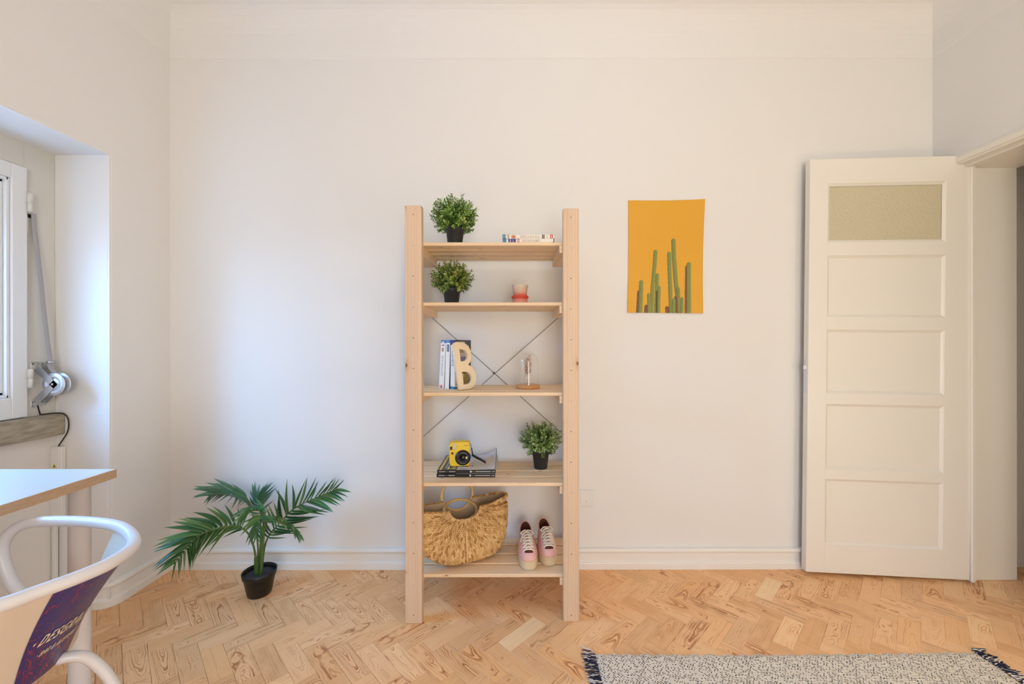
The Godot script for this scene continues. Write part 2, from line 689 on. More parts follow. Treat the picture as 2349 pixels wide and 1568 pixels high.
func build_trim() -> void:
	# skirting: profile from the floor upwards
	var prof := []
	for p in [[0.019, 0.0], [0.019, 0.030], [0.0175, 0.034], [0.0125, 0.037], [0.0115, 0.041], [0.0115, 0.080], [0.013, 0.083], [0.0185, 0.086], [0.0205, 0.090], [0.0205, 0.096], [0.018, 0.101], [0.012, 0.1045], [0.004, 0.106], [0.0, 0.106]]:
		prof.append(Vector2(p[0], p[1]))
	var st := mk()
	sweep(st, [Vector2(WX, WD), Vector2(RX, WD)], prof)
	struct("baseboard_back", fin(st), M.paint, "white moulded skirting along the back wall")
	var path := [Vector2(BX, RD)]
	for k in 9:
		var a := PI / 2 * k / 8.0
		path.append(Vector2(WX - 0.05 + sin(a) * 0.05, RD + 0.05 - cos(a) * 0.05))
	path.append(Vector2(WX, WD))
	st = mk()
	sweep(st, path, prof)
	struct("baseboard_left", fin(st), M.paint, "white moulded skirting bending round into the window recess")
	st = mk()
	sweep(st, [Vector2(2.40, 2.1), Vector2(3.6, 2.1)], prof)
	struct("baseboard_corridor", fin(st), M.paint, "white skirting in the dim corridor")
	# cornice: a bead at the bottom, a shallow cove and a fillet under the ceiling
	var cp := [Vector2(0, 2.603), Vector2(0.0025, 2.605), Vector2(0.003, 2.612), Vector2(0.0022, 2.622)]
	for k in 9:
		var a := PI / 2 * k / 8.0
		cp.append(Vector2(0.0022 + 0.085 * (1.0 - cos(a)), 2.70 + 0.15 * sin(a)))
	for p in [[0.1, 2.852], [0.102, 2.862], [0.108, 2.868], [0.108, 2.93]]:
		cp.append(Vector2(p[0], p[1]))
	st = mk()
	sweep(st, [Vector2(WX, -2.6), Vector2(WX, WD), Vector2(RX, WD), Vector2(RX, -2.6)], cp)
	struct("trim_1", fin(st), M.ceiling, "white plaster cornice with a shallow cove round the room")
	# casing of the doorway on the right wall: jamb, stop and head with two steps
	st = mk()
	for q in [[0.012, 2.003, 2.047], [0.02, 2.012, 2.036]]:
		lim(st, RX - q[0], RX + 0.02, q[1], q[2] , 1.10, 1.985, 0.003)
	lim(st, RX - 0.012, RX + 0.02, 0, 2.045, 1.09, 1.133, 0.003)
	lim(st, RX + 0.02, 2.412, 1.99, 2.052, 1.13, 1.967, 0.002)
	lim(st, RX - 0.008, 2.20, 0.0, 2.045, 1.986, 2.03, 0.003)
	lim(st, 2.168, 2.186, 0.0, 2.0, 1.936, 1.990, 0.004)
	lim(st, 2.186, 2.204, 0.0, 2.0, 1.946, 1.990, 0.004)
	struct("trim_2", fin(st), M.door, "white casing and jamb of the doorway")
	st = mk()
	lim(st, 2.204, 2.412, 0.0, 2.0, 1.957, 1.975, 0.004)
	struct("trim_3", fin(st), M.door, "white reveal lining of the doorway facing the room")

func build_window() -> void:
	var w := Node3D.new()
	w.name = "window_1"
	w.set_meta("kind", "structure")
	w.set_meta("label", "white casement window in the left recess")
	add_child(w)
	# fixed frame boards flush with the back of the recess
	var st := mk()
	lim(st, BX - 0.05, BX, 0.80, 1.975, 1.657, RD, 0.002)
	lim(st, BX - 0.05, BX, 0.80, 1.975, 0.35, 0.452, 0.002)
	lim(st, BX - 0.05, BX, 1.868, 1.975, 0.452, 1.657, 0.002)
	lim(st, BX - 0.05, BX, 0.79, 0.848, 0.452, 1.657, 0.002)
	put("window_frame", fin(st), M.frame_old, w)
	for leaf in [[1.059, 1.653], [0.456, 1.056]]:
		st = mk()
		var a: float = leaf[0]
		var b: float = leaf[1]
		var x0 := BX - 0.04
		var x1 := BX + 0.018
		lim(st, x0, x1, 0.851, 1.864, a, a + 0.066, 0.003)
		lim(st, x0, x1, 0.851, 1.864, b - 0.052, b, 0.003)
		lim(st, x0, x1, 0.851, 0.935, a + 0.066, b - 0.052, 0.003)
		lim(st, x0, x1, 1.805, 1.864, a + 0.066, b - 0.052, 0.003)
		var c := put("casement", fin(st), M.frame, w)
		st = mk()
		for q in [[0.0, 0.012], [0.012, 0.006]]:
			var o: float = q[0]
			var e: float = q[1]
			lim(st, x0, x1 - 0.008 - o, 0.935 + o, 1.805 - o, b - 0.052 - o - 0.012, b - 0.052 - o, 0.002)
			lim(st, x0, x1 - 0.008 - o, 0.935 + o, 1.805 - o, a + 0.066 + o, a + 0.078 + o, 0.002)
			lim(st, x0, x1 - 0.008 - o, 0.935 + o, 0.947 + o, a + 0.07, b - 0.056, 0.002)
			lim(st, x0, x1 - 0.008 - o, 1.793 - o, 1.805 - o, a + 0.07, b - 0.056, 0.002)
		for yy in [0.945, 1.795]:
			lim(st, x0, x1 - 0.024, yy - 0.022, yy + 0.022, b - 0.09, b - 0.048, 0.001)
		put("glazing_bead", fin(st), M.frame, c)
		st = mk()
		lim(st, BX - 0.022, BX - 0.018, 0.94, 1.80, a + 0.07, b - 0.056)
		put("pane", fin(st), M.glass, c)
	# hinges of the far casement
	for y in [1.005, 1.722]:
		st = mk()
		lathe(st, Vector3(BX + 0.024, y - 0.036, -1.656), [Vector2(0, 0), Vector2(0.008, 0), Vector2(0.008, 0.035), Vector2(0.0065, 0.036), Vector2(0.0065, 0.038), Vector2(0.009, 0.039), Vector2(0.009, 0.076), Vector2(0, 0.077)], 12)
		put("hinge", fin(st), M.frame_old, w)
	# slot of the shutter strap
	st = mk()
	lim(st, BX - 0.01, BX + 0.0015, 1.668, 1.684, 1.668, 1.697, 0.0005)
	put("strap_slot", fin(st), M.dark, w)
	st = mk()
	lim(st, BX - 0.01, BX + 0.006, 1.684, 1.755, 1.655, 1.672, 0.002)
	lim(st, BX - 0.01, BX + 0.003, 1.60, 1.668, 1.658, 1.668, 0.001)
	put("cover_block", fin(st), M.frame_old, w)
	# roller shutter outside, let down by a quarter
	var sh := Node3D.new()
	sh.name = "roller_shutter"
	w.add_child(sh)
	for k in 9:
		st = mk()
		var y := 1.615 + k * 0.036
		lim(st, -2.125, -2.112, y, y + 0.034, 0.46, 1.65, 0.005)
		put("shutter_slat", fin(st), mat(150, 160, 165, 0.5), sh)
	# weathered wooden rail under the window
	st = mk()
	lim(st, BX - 0.01, -1.972, 0.757, 0.848, 0.352, 1.765, 0.003)
	var n := FastNoiseLite.new()
	n.seed = 8
	n.frequency = 0.012
	n.fractal_octaves = 5
	var nt := NoiseTexture2D.new()
	nt.noise = n
	nt.width = 512
	nt.height = 512
	nt.seamless = true
	var gr := Gradient.new()
	gr.set_color(0, Color(0.50, 0.47, 0.41))
	gr.set_color(1, Color(0.70, 0.67, 0.60))
	gr.add_point(0.45, Color(0.63, 0.595, 0.52))
	nt.color_ramp = gr
	struct("trim_4", fin(st), mat(255, 255, 255, 0.75, {"albedo_texture": nt, "uv1_triplanar": true, "uv1_scale": Vector3(5.0, 7.0, 1.6)}), "weathered grey wooden rail under the window")

func build_door() -> void:
	var hinge := Vector3(2.165, 0.0, -1.945)
	var o := Node3D.new()
	o.name = "door_1"
	o.set_meta("kind", "structure")
	o.set_meta("label", "open white panelled door with a small obscured glass pane at the top")
	add_child(o)
	o.position = hinge
	var free := Vector3(1.422, 0.0, -2.004)
	var ax := (free - hinge).normalized()          # along the leaf from the hinge
	o.basis = Basis(ax, Vector3.UP, ax.cross(Vector3.UP)) * Basis(Vector3(0, 0, 1), 0.011)
	# local axes: x from hinge to free edge, y up, z = x cross y; the room lies on the side given by f
	var f := -1.0 if (o.basis.z).z < 0.0 else 1.0
	var W := 0.745
	var T := 0.036
	var sx0 := 0.121
	var sx1 := W - 0.086
	# leaf lies from z = 0 (room face) to -f * T
	var ys := [[0.149, 0.4715], [0.519, 0.841], [0.8945, 1.206], [1.269, 1.571], [1.635, 1.925]]
	var bot := 0.010
	var top := 2.045
	var bars := [[0.0, sx0, bot, top], [sx1, W, bot, top], [sx0, sx1, bot, 0.149], [sx0, sx1, 1.925, top]]
	for k in 4:
		bars.append([sx0, sx1, ys[k][1], ys[k + 1][0]])
	var st := mk()
	for b in bars:
		var c := 0.0004
		if b[0] == 0.0 or b[1] == W:
			c = 0.0006
		box(st, Vector3((b[0] + b[1]) / 2, (b[2] + b[3]) / 2, -f * T / 2), Vector3(b[1] - b[0], b[3] - b[2], T), c)
	put("door_frame", fin(st), M.door, o)
	for k in 5:
		var y0: float = ys[k][0]
		var y1: float = ys[k][1]
		# sloping moulding round the field
		st = mk()
		var wd := 0.012
		var dp := 0.009
		var oc := [Vector3(sx0, y0, -f * 0.001), Vector3(sx1, y0, -f * 0.001), Vector3(sx1, y1, -f * 0.001), Vector3(sx0, y1, -f * 0.001)]
		var mc := [Vector3(sx0 + 0.004, y0 + 0.004, -f * 0.004), Vector3(sx1 - 0.004, y0 + 0.004, -f * 0.004), Vector3(sx1 - 0.004, y1 - 0.004, -f * 0.004), Vector3(sx0 + 0.004, y1 - 0.004, -f * 0.004)]
		var ic := [Vector3(sx0 + wd, y0 + wd, -f * dp), Vector3(sx1 - wd, y0 + wd, -f * dp), Vector3(sx1 - wd, y1 - wd, -f * dp), Vector3(sx0 + wd, y1 - wd, -f * dp)]
		for e in 4:
			var g := (e + 1) % 4
			poly(st, [oc[e], oc[g], mc[g], mc[e]], Vector3(0, 0, f))
			poly(st, [mc[e], mc[g], ic[g], ic[e]], Vector3(0, 0, f))
		put("panel_moulding", fin(st), M.door, o)
		st = mk()
		if k < 4:
			box(st, Vector3((sx0 + sx1) / 2, (y0 + y1) / 2, -f * (dp + 0.006)), Vector3(sx1 - sx0, y1 - y0, 0.011), 0.0)
			put("door_panel", fin(st), M.door, o)
		else:
			box(st, Vector3((sx0 + sx1) / 2, (y0 + y1) / 2, -f * (dp + 0.004)), Vector3(sx1 - sx0, y1 - y0, 0.004), 0.0)
			var rip := NoiseTexture2D.new()
			var n := FastNoiseLite.new()
			n.seed = 14
			n.frequency = 0.05
			n.noise_type = FastNoiseLite.TYPE_CELLULAR
			rip.noise = n
			rip.width = 512
			rip.height = 512
			rip.seamless = true
			rip.as_normal_map = true
			rip.bump_strength = 6.0
			var gm := mat(222, 212, 180, 0.3, {"transparency": BaseMaterial3D.TRANSPARENCY_ALPHA, "normal_enabled": true, "normal_texture": rip, "normal_scale": 0.8, "uv1_triplanar": true, "uv1_scale": Vector3(2.2, 5.5, 2.2)})
			gm.albedo_color.a = 0.82
			put("pane", fin(st), gm, o, "pane of rippled obscured glass")
	# lock plate and latch on the free edge
	st = mk()
	box(st, Vector3(W + 0.0008, 0.975, -f * T / 2), Vector3(0.002, 0.165, 0.022), 0.0005)
	put("lock_plate", fin(st), M.white_metal, o)
	st = mk()
	box(st, Vector3(W + 0.006, 1.018, -f * T * 0.42), Vector3(0.014, 0.022, 0.012), 0.003)
	put("latch", fin(st), M.white_metal, o)

func build_lamps() -> void:
	# ceiling lamp above the camera: canopy, cord, opal globe with the light in it
	var at := Vector3(0.2, CH, -0.62)
	var t := thing("ceiling_lamp", "opal glass globe lamp hanging from the ceiling on a short cord", "lamp", at)
	var st := mk()
	lathe(st, Vector3.ZERO, [Vector2(0, -0.03), Vector2(0.03, -0.028), Vector2(0.05, -0.01), Vector2(0.052, 0.0)], 24)
	put("canopy", fin(st), M.white_metal, t)
	st = mk()
	tube(st, [Vector3(0, -0.02, 0), Vector3(0, -0.19, 0)], 0.004, 8)
	put("cord", fin(st), M.white_plastic, t)
	st = mk()
	var pr := []
	for k in 13:
		var a := -PI / 2 + PI * k / 12.0
		pr.append(Vector2(cos(a) * 0.08, -0.26 + sin(a) * 0.08))
	lathe(st, Vector3.ZERO, pr, 24)
	put("lamp_globe", fin(st), mat(255, 248, 238, 0.4, {"emission_enabled": true, "emission": Color(0.95, 0.97, 1.0), "emission_energy_multiplier": 1.2}), t)
	var l := OmniLight3D.new()
	l.name = "ceiling_lamp_light"
	l.light_color = Color(0.93, 0.95, 1.0)
	l.light_energy = 0.25
	l.light_size = 0.06
	l.omni_range = 9.0
	l.omni_attenuation = 2.0
	l.shadow_enabled = true
	add_child(l)
	l.position = at + Vector3(0, -0.26, 0)
	# bedside lamp on the right, out of view: shade, foot and a warm light
	var bt := thing("bedside_lamp", "small shaded lamp on a stool by the right wall", "lamp", Vector3(1.82, 0, -0.30))
	st = mk()
	lathe(st, Vector3.ZERO, [Vector2(0, 0), Vector2(0.15, 0), Vector2(0.15, 0.02), Vector2(0.03, 0.03), Vector2(0.03, 0.42), Vector2(0.17, 0.43), Vector2(0.17, 0.45), Vector2(0.02, 0.452), Vector2(0.02, 0.62), Vector2(0, 0.62)], 24)
	put("stand", fin(st), M.white_metal, bt)
	st = mk()
	pr = []
	for k in 11:
		var a := -PI / 2 + PI * k / 10.0
		pr.append(Vector2(cos(a) * 0.07, 0.69 + sin(a) * 0.07))
	lathe(st, Vector3.ZERO, pr, 20)
	put("lamp_globe", fin(st), mat(255, 244, 225, 0.4, {"emission_enabled": true, "emission": Color(1.0, 0.93, 0.73), "emission_energy_multiplier": 1.0}), bt)
	var l2 := OmniLight3D.new()
	l2.name = "bedside_lamp_light"
	l2.light_color = Color(1.0, 0.925, 0.77)
	l2.light_energy = 0.345
	l2.light_size = 0.06
	l2.omni_range = 9.0
	l2.omni_attenuation = 2.0
	l2.shadow_enabled = true
	add_child(l2)
	l2.position = Vector3(1.82, 0.69, -0.30)

const SD := 1.70                       # front of the shelves
const SB := 2.02                       # their back
const SH := [0.181, 0.563, 0.9416, 1.320, 1.572]   # tops of the shelves, lowest first

func build_shelf() -> void:
	var t := thing("shelf_unit", "tall open pine shelf unit with five slatted shelves against the white wall", "shelf", Vector3(-0.1, 0, -1.68))
	var o := t.position
	# front posts
	var posts := [[-0.4626, -0.3947, 1.713, 1.661, 0.03], [0.187, 0.2517, 1.704, 1.672, 0.135]]
	for p in posts:
		var st := mk()
		var h: float = p[2]
		box(st, Vector3((p[0] + p[1]) / 2, h / 2, -(p[3] + 0.018)) - o, Vector3(p[1] - p[0], h, 0.036), 0.002, Basis.IDENTITY, 1, Vector2(h / 2, p[4] + 0.0), Vector2(1.72, 0.22))
		var post := put("post", fin(st), M.pine_post, t)
		for k in 14:
			var y := h - 0.0365 - k * 0.1262
			if k in [1, 3, 6, 9, 12]:
				continue
			st = mk()
			lathe(st, Vector3((p[0] + p[1]) / 2, y, -p[3] + 0.0003) - o, [Vector2(0.0021, 0.0), Vector2(0.0017, 0.0002), Vector2(0, 0.0003)], 10, [], Basis(Vector3.RIGHT, PI / 2))
			put("peg_hole", fin(st), M.dark, post)
		for k in [1, 3, 6, 9, 12]:
			var y: float = h - 0.0365 - k * 0.1262
			st = mk()
			lathe(st, Vector3((p[0] + p[1]) / 2, y, -p[3]) - o, [Vector2(0.0036, 0.0), Vector2(0.003, 0.0011), Vector2(0.0012, 0.0014), Vector2(0.0011, 0.0004), Vector2(0, 0.0004)], 12, [], Basis(Vector3.RIGHT, PI / 2))
			put("screw", fin(st), M.steel, post)
	# rear posts
	for p in [[-0.553, -0.492, 1.66], [0.236, 0.298, 1.66]]:
		var st := mk()
		box(st, Vector3((p[0] + p[1]) / 2, p[2] / 2, -2.034) - o, Vector3(p[1] - p[0], p[2], 0.024), 0.002, Basis.IDENTITY, 1, Vector2(p[2] / 2, 0.08), Vector2(1.72, 0.22))
		put("post", fin(st), M.pine_post, t)
	var th := 0.0145
	for k in 5:
		var y: float = SH[k]
		for s in 4:
			var d0 := SD + s * 0.0833
			var dz := 0.07
			var st := mk()
			var x0 := -0.468 - s * 0.022
			var x1 := 0.246 + s * 0.014
			box(st, Vector3((x0 + x1) / 2, y - th / 2, -(d0 + dz / 2)) - o, Vector3(x1 - x0, th, dz), 0.0025, Basis.IDENTITY, 0, Vector2(0.4 + 0.27 * ((k * 4 + s) % 3), 0.047 * (k * 4 + s)), Vector2(0.8, 0.2))
			put("slat", fin(st), M.pine, t)
		for side in [-1, 1]:
			var st := mk()
			var q := [Vector2(-0.455, 1.70), Vector2(-0.402, 1.70), Vector2(-0.402, 2.02), Vector2(-0.552, 2.02)] if side < 0 else [Vector2(0.175, 1.70), Vector2(0.245, 1.70), Vector2(0.298, 2.02), Vector2(0.173, 2.02)]
			var up := []
			var dn := []
			for v in q:
				up.append(Vector3(v.x, y - th, -v.y) - o)
				dn.append(Vector3(v.x, y - th - 0.031, -v.y) - o)
			var uv := [Vector2(0.1, 0.1), Vector2(0.14, 0.15), Vector2(0.5, 0.15), Vector2(0.5, 0.1)]
			poly(st, up, Vector3.UP, uv)
			poly(st, dn, Vector3.DOWN, uv)
			var cen: Vector3 = (dn[0] + dn[1] + dn[2] + dn[3]) / 4
			for e in 4:
				var g := (e + 1) % 4
				poly(st, [up[e], up[g], dn[g], dn[e]], (dn[e] + dn[g]) / 2 - cen, [Vector2(0, 0.3), Vector2(0.4, 0.3), Vector2(0.4, 0.45), Vector2(0, 0.45)])
			put("cleat", fin(st), M.pine, t)
	# crossed wire stays behind the shelves
	for q in [[P(955, 695.5, 2.0285), P(1318, 1020, 2.0285)], [P(1312, 701, 2.0315), P(944, 1024, 2.0315)]]:
		var st := mk()
		tube(st, [q[0] - o, q[1] - o], 0.0017, 8)
		put("wire_stay", fin(st), M.wire, t)
	var st := mk()
	lathe(st, P(1133, 855, 2.025) - o, [Vector2(0.006, 0), Vector2(0.006, 0.003), Vector2(0, 0.004)], 12, [], Basis(Vector3.RIGHT, PI / 2))
	put("wire_clip", fin(st), M.wire, t)

func build_desk() -> void:
	var t := thing("desk", "white desk with wood-toned edge and round white legs under the window", "desk", Vector3(-1.61, 0, -0.72))
	var o := t.position
	var st := mk()
	lim(st, -1.91, -1.312, 0.712, 0.7402, 0.124, 1.324, 0.001)
	var m := Transform3D(Basis.IDENTITY, -o)
	var top := SurfaceTool.new()
	top.begin(Mesh.PRIMITIVE_TRIANGLES)
	top.append_from(fin(st), 0, m)
	put("tabletop", top.commit(), mat(218, 208, 198, 0.3), t)
	# edging with a wood print, a hair proud of the board
	var n := FastNoiseLite.new()
	n.seed = 31
	n.frequency = 1.0
	var data := PackedByteArray()
	data.resize(512 * 32 * 3)
	var i := 0
	for y in 32:
		for x in 512:
			var s := 0.5 + 0.5 * n.get_noise_2d(x * 0.012, y * 0.55) + 0.35 * n.get_noise_2d(x * 0.06 + 90.0, y * 1.3)
			data[i] = int(clampf(lerpf(208, 170, s), 0, 255))
			data[i + 1] = int(clampf(lerpf(178, 138, s), 0, 255))
			data[i + 2] = int(clampf(lerpf(146, 106, s), 0, 255))
			i += 3
	st = mk()
	var x1 := -1.3118
	for e in [[Vector3(x1, 0, -0.1235), Vector3(x1, 0, -1.3245), Vector3(1, 0, 0)], [Vector3(-1.9105, 0, -1.3245), Vector3(x1, 0, -1.3245), Vector3(0, 0, -1)], [Vector3(-1.9105, 0, -0.1235), Vector3(x1, 0, -0.1235), Vector3(0, 0, 1)], [Vector3(-1.9105, 0, -0.1235), Vector3(-1.9105, 0, -1.3245), Vector3(-1, 0, 0)]]:
		var a: Vector3 = e[0] - o
		var b: Vector3 = e[1] - o
		var k: Vector3 = e[2] * 0.0005
		poly(st, [a + k + Vector3(0, 0.7115, 0), b + k + Vector3(0, 0.7115, 0), b + k + Vector3(0, 0.7395, 0), a + k + Vector3(0, 0.7395, 0)], e[2], [Vector2(0, 1), Vector2(2, 1), Vector2(2, 0), Vector2(0, 0)])
	put("edge_band", fin(st), mat(255, 255, 255, 0.5, {"albedo_texture": tex_from(512, 32, data)}), t, "wood-patterned edge band")
	for q in [[-1.365, 1.262], [-1.855, 1.262], [-1.365, 0.186], [-1.855, 0.186]]:
		st = mk()
		lathe(st, Vector3(q[0], 0, -q[1]) - o, [Vector2(0, 0), Vector2(0.024, 0), Vector2(0.0265, 0.004), Vector2(0.0265, 0.02), Vector2(0.0258, 0.022), Vector2(0.0258, 0.70), Vector2(0.04, 0.706), Vector2(0.04, 0.713), Vector2(0, 0.713)], 28)
		put("leg", fin(st), M.white_metal, t)

func build_chair() -> void:
	var t := thing("metal_armchair", "white tubular metal armchair with a blue and red printed back at the desk", "chair", Vector3(-1.12, 0, -0.84))
	var o := t.position
	var cream := mat(226, 214, 198, 0.36)
	var R := 0.0135
	# arm and back loop in one tube, running down into the front legs and back to the rear feet
	var far := [Vector3(-0.91, 0.0, 0.955), Vector3(-0.955, 0.413, 0.985), Vector3(-1.075, 0.43, 1.035), Vector3(-1.235, 0.44, 1.062), Vector3(-1.3125, 0.4965, 1.066), Vector3(-1.347, 0.5425, 1.07), Vector3(-1.364, 0.599, 1.072), Vector3(-1.349, 0.643, 1.072), Vector3(-1.309, 0.671, 1.072), Vector3(-1.247, 0.6805, 1.07), Vector3(-1.14, 0.68, 1.069), Vector3(-1.035, 0.68, 1.045), Vector3(-0.953, 0.68, 0.997), Vector3(-0.892, 0.68, 0.938), Vector3(-0.8733, 0.68, 0.8723), Vector3(-0.884, 0.68, 0.8191), Vector3(-0.9075, 0.68, 0.7707), Vector3(-0.930, 0.68, 0.7278), Vector3(-0.985, 0.68, 0.68), Vector3(-1.06, 0.68, 0.648), Vector3(-1.15, 0.68, 0.632), Vector3(-1.247, 0.6805, 0.63), Vector3(-1.309, 0.671, 0.63), Vector3(-1.349, 0.643, 0.63), Vector3(-1.364, 0.599, 0.63), Vector3(-1.347, 0.5425, 0.632), Vector3(-1.3125, 0.4965, 0.636), Vector3(-1.235, 0.44, 0.64), Vector3(-1.075, 0.43, 0.665), Vector3(-0.955, 0.413, 0.71), Vector3(-0.91, 0.0, 0.74)]
	var pts := []
	for p in far.slice(3, 28):
		pts.append(Vector3(p.x, p.y, -p.z) - o)
	var st := mk()
	tube(st, smooth_path(pts, 6), R, 14)
	put("arm_rail", fin(st), M.white_metal, t)
	# rear legs: come up from the floor, bend over at the seat and run forwards under it
	for s in [-1.0, 1.0]:
		var c := 0.851
		var w := [Vector3(-0.85, 0.0, 0.135), Vector3(-0.905, 0.2, 0.122), Vector3(-0.965, 0.345, 0.112), Vector3(-0.998, 0.405, 0.10), Vector3(-1.02, 0.428, 0.086), Vector3(-1.06, 0.432, 0.07), Vector3(-1.12, 0.424, 0.10), Vector3(-1.22, 0.42, 0.18), Vector3(-1.29, 0.40, 0.205), Vector3(-1.325, 0.33, 0.212), Vector3(-1.36, 0.0, 0.225)]
		pts = []
		for p in w:
			pts.append(Vector3(p.x, p.y, -(c + s * p.z)) - o)
		st = mk()
		tube(st, smooth_path(pts, 6), 0.0115, 12)
		put("leg", fin(st), M.white_metal, t)
		for q in [w[0], w[10]]:
			st = mk()
			lathe(st, Vector3(q.x, 0, -(c + s * q.z)) - o, [Vector2(0, 0), Vector2(0.016, 0), Vector2(0.016, 0.02), Vector2(0.012, 0.026)], 14)
			put("foot_cap", fin(st), M.white_plastic, t)
	# pressed sheet of the back, hanging in the loop and running into the seat
	var rail := smooth_path(far.slice(11, 20), 12)
	var n := rail.size()
	var rows := []
	var banner := []
	var nv := 14
	for v in nv:
		var f := float(v) / (nv - 1)
		var row := []
		for k in n:
			var a: Vector3 = rail[k]
			var u := float(k) / (n - 1) * 2.0 - 1.0        # -1 far, 1 near
			var low := Vector3(-1.035 - 0.05 * u * u, 0.425, 0.848 - u * 0.15)
			var p := a.lerp(low, f)
			p.x -= 0.012 * sin(f * PI)
			row.append(Vector3(p.x, p.y, -p.z) - o)
		rows.append(row)
	st = mk()
	grid(st, rows)
	put("back_sheet", fin(st), cream, t)
	# printed band round the middle of the back, wrapped onto the sheet
	var k0 := int(n * 0.19)
	var k1 := int(n * 0.575)
	var outer := func(k: float, f: float, lift: float) -> Vector3:
		var i := clampi(int(k), 0, n - 2)
		var g := f * (nv - 1)
		var j := clampi(int(g), 0, nv - 2)
		var fx := k - i
		var fy := g - j
		var a: Vector3 = rows[j][i].lerp(rows[j][i + 1], fx)
		var b: Vector3 = rows[j + 1][i].lerp(rows[j + 1][i + 1], fx)
		var nn: Vector3 = (rows[j + 1][i] - rows[j][i]).cross(rows[j][i + 1] - rows[j][i]).normalized()
		if nn.x < 0.0:
			nn = -nn
		return a.lerp(b, fy) + nn * lift
	var rr := []
	for v in 30:
		var row := []
		for k in 41:
			row.append(outer.call(lerpf(k0, k1, k / 40.0), lerpf(0.035, 0.985, v / 29.0), 0.0012))
		rr.append(row)
	st = mk()
	grid(st, rr)
	put("printed_band", fin(st), mat(255, 255, 255, 0.33, {"albedo_texture": banner_tex()}), t, "dark blue band with red drawing and cream lettering")
	# lettering wrapped onto the band
	var tw := [["· DESGRAÇA ·", 0.50, 0.62, 0.86, 0.07], ["· BAR & ACEPIPES ·", 0.665, 0.71, 0.62, 0.035]]
	for w in tw:
		var tm := TextMesh.new()
		var fo := SystemFont.new()
		fo.font_names = PackedStringArray(["Droid Sans"])
		fo.font_weight = 700
		tm.font = fo
		tm.text = w[0]
		tm.font_size = 48
		tm.pixel_size = 0.01
		tm.depth = 0.0
		tm.curve_step = 2.0
		var ar := tm.get_mesh_arrays()
		var vs: PackedVector3Array = ar[Mesh.ARRAY_VERTEX]
		var ix: PackedInt32Array = ar[Mesh.ARRAY_INDEX] if ar[Mesh.ARRAY_INDEX] != null else PackedInt32Array(range(vs.size()))
		var lo := Vector3(1e9, 1e9, 0)
		var hi := -lo
		for p in vs:
			lo = lo.min(p)
			hi = hi.max(p)
		st = mk()
		st.set_smooth_group(-1)
		for k in range(0, ix.size(), 3):
			var tri := []
			for j in 3:
				var p := vs[ix[k + j]]
				var ux := (p.x - lo.x) / (hi.x - lo.x)
				var uy := (p.y - lo.y) / (hi.y - lo.y)
				var kk := lerpf(k1, k0, 0.5 + (ux - 0.5) * w[3] + (uy - 0.5) * w[4])
				tri.append(outer.call(kk, lerpf(w[2], w[1], uy), 0.0022))
			poly(st, tri, Vector3(1, 0.3, 0))
		put("lettering", fin(st), M.white_print, t)
	# seat
	st = mk()
	var ring := []
	for k in 40:
		var a := TAU * k / 40
		ring.append(Vector2(-1.21 + 0.15 * signf(cos(a)) * pow(absf(cos(a)), 0.6), 0.851 + 0.16 * signf(sin(a)) * pow(absf(sin(a)), 0.6)))
	var r3 := []
	for q in [[0.2, 0.438], [0.6, 0.440], [0.93, 0.448], [1.0, 0.446], [1.0, 0.436], [0.93, 0.436], [0.2, 0.428]]:
		var row := []
		for p in ring:
			row.append(Vector3(-1.18 + (p.x + 1.18) * q[0], q[1], -(0.851 + (p.y - 0.851) * q[0])) - o)
		r3.append(row)
	grid(st, r3, true, false, true)
	poly(st, r3[0], Vector3.UP)
	poly(st, r3[6], Vector3.DOWN)
	put("seat", fin(st), cream, t)

func banner_tex() -> ImageTexture:
	var w := 384
	var h := 512
	var n := FastNoiseLite.new()
	n.seed = 19
	n.frequency = 1.0
	n.fractal_octaves = 3
	var data := PackedByteArray()
	data.resize(w * h * 3)
	var i := 0
	for y in h:
		for x in w:
			var u := float(x) / w
			var v := float(y) / h
			# red brush strokes: contour lines of a warped field, fanning out towards the bottom left
			var q := n.get_noise_2d(u * 3.2 + 0.6 * n.get_noise_2d(v * 4.0, u * 3.0), v * 2.4)
			var fan := atan2(v - 0.35, 1.25 - u) * 13.0 + q * 2.2
			var s := 0.0
			if v > 0.55:
				s = 1.0 - smoothstep(0.10, 0.2, absf(fposmod(fan, 1.0) - 0.5))
				s *= smoothstep(-0.15, 0.1, n.get_noise_2d(u * 7.0 + 5.0, v * 5.0)) * smoothstep(0.55, 0.7, v)
			var e := absf(n.get_noise_2d(u * 5.5 + 20.0, v * 6.0))
			s = maxf(s, (1.0 - smoothstep(0.025, 0.06, e)) * smoothstep(0.0, 0.12, n.get_noise_2d(u * 3.0 + 50.0, v * 3.5)))
			s *= 0.85
			data[i] = int(lerpf(52, 176, s))
			data[i + 1] = int(lerpf(46, 44, s))
			data[i + 2] = int(lerpf(120, 62, s))
			i += 3
	return tex_from(w, h, data)

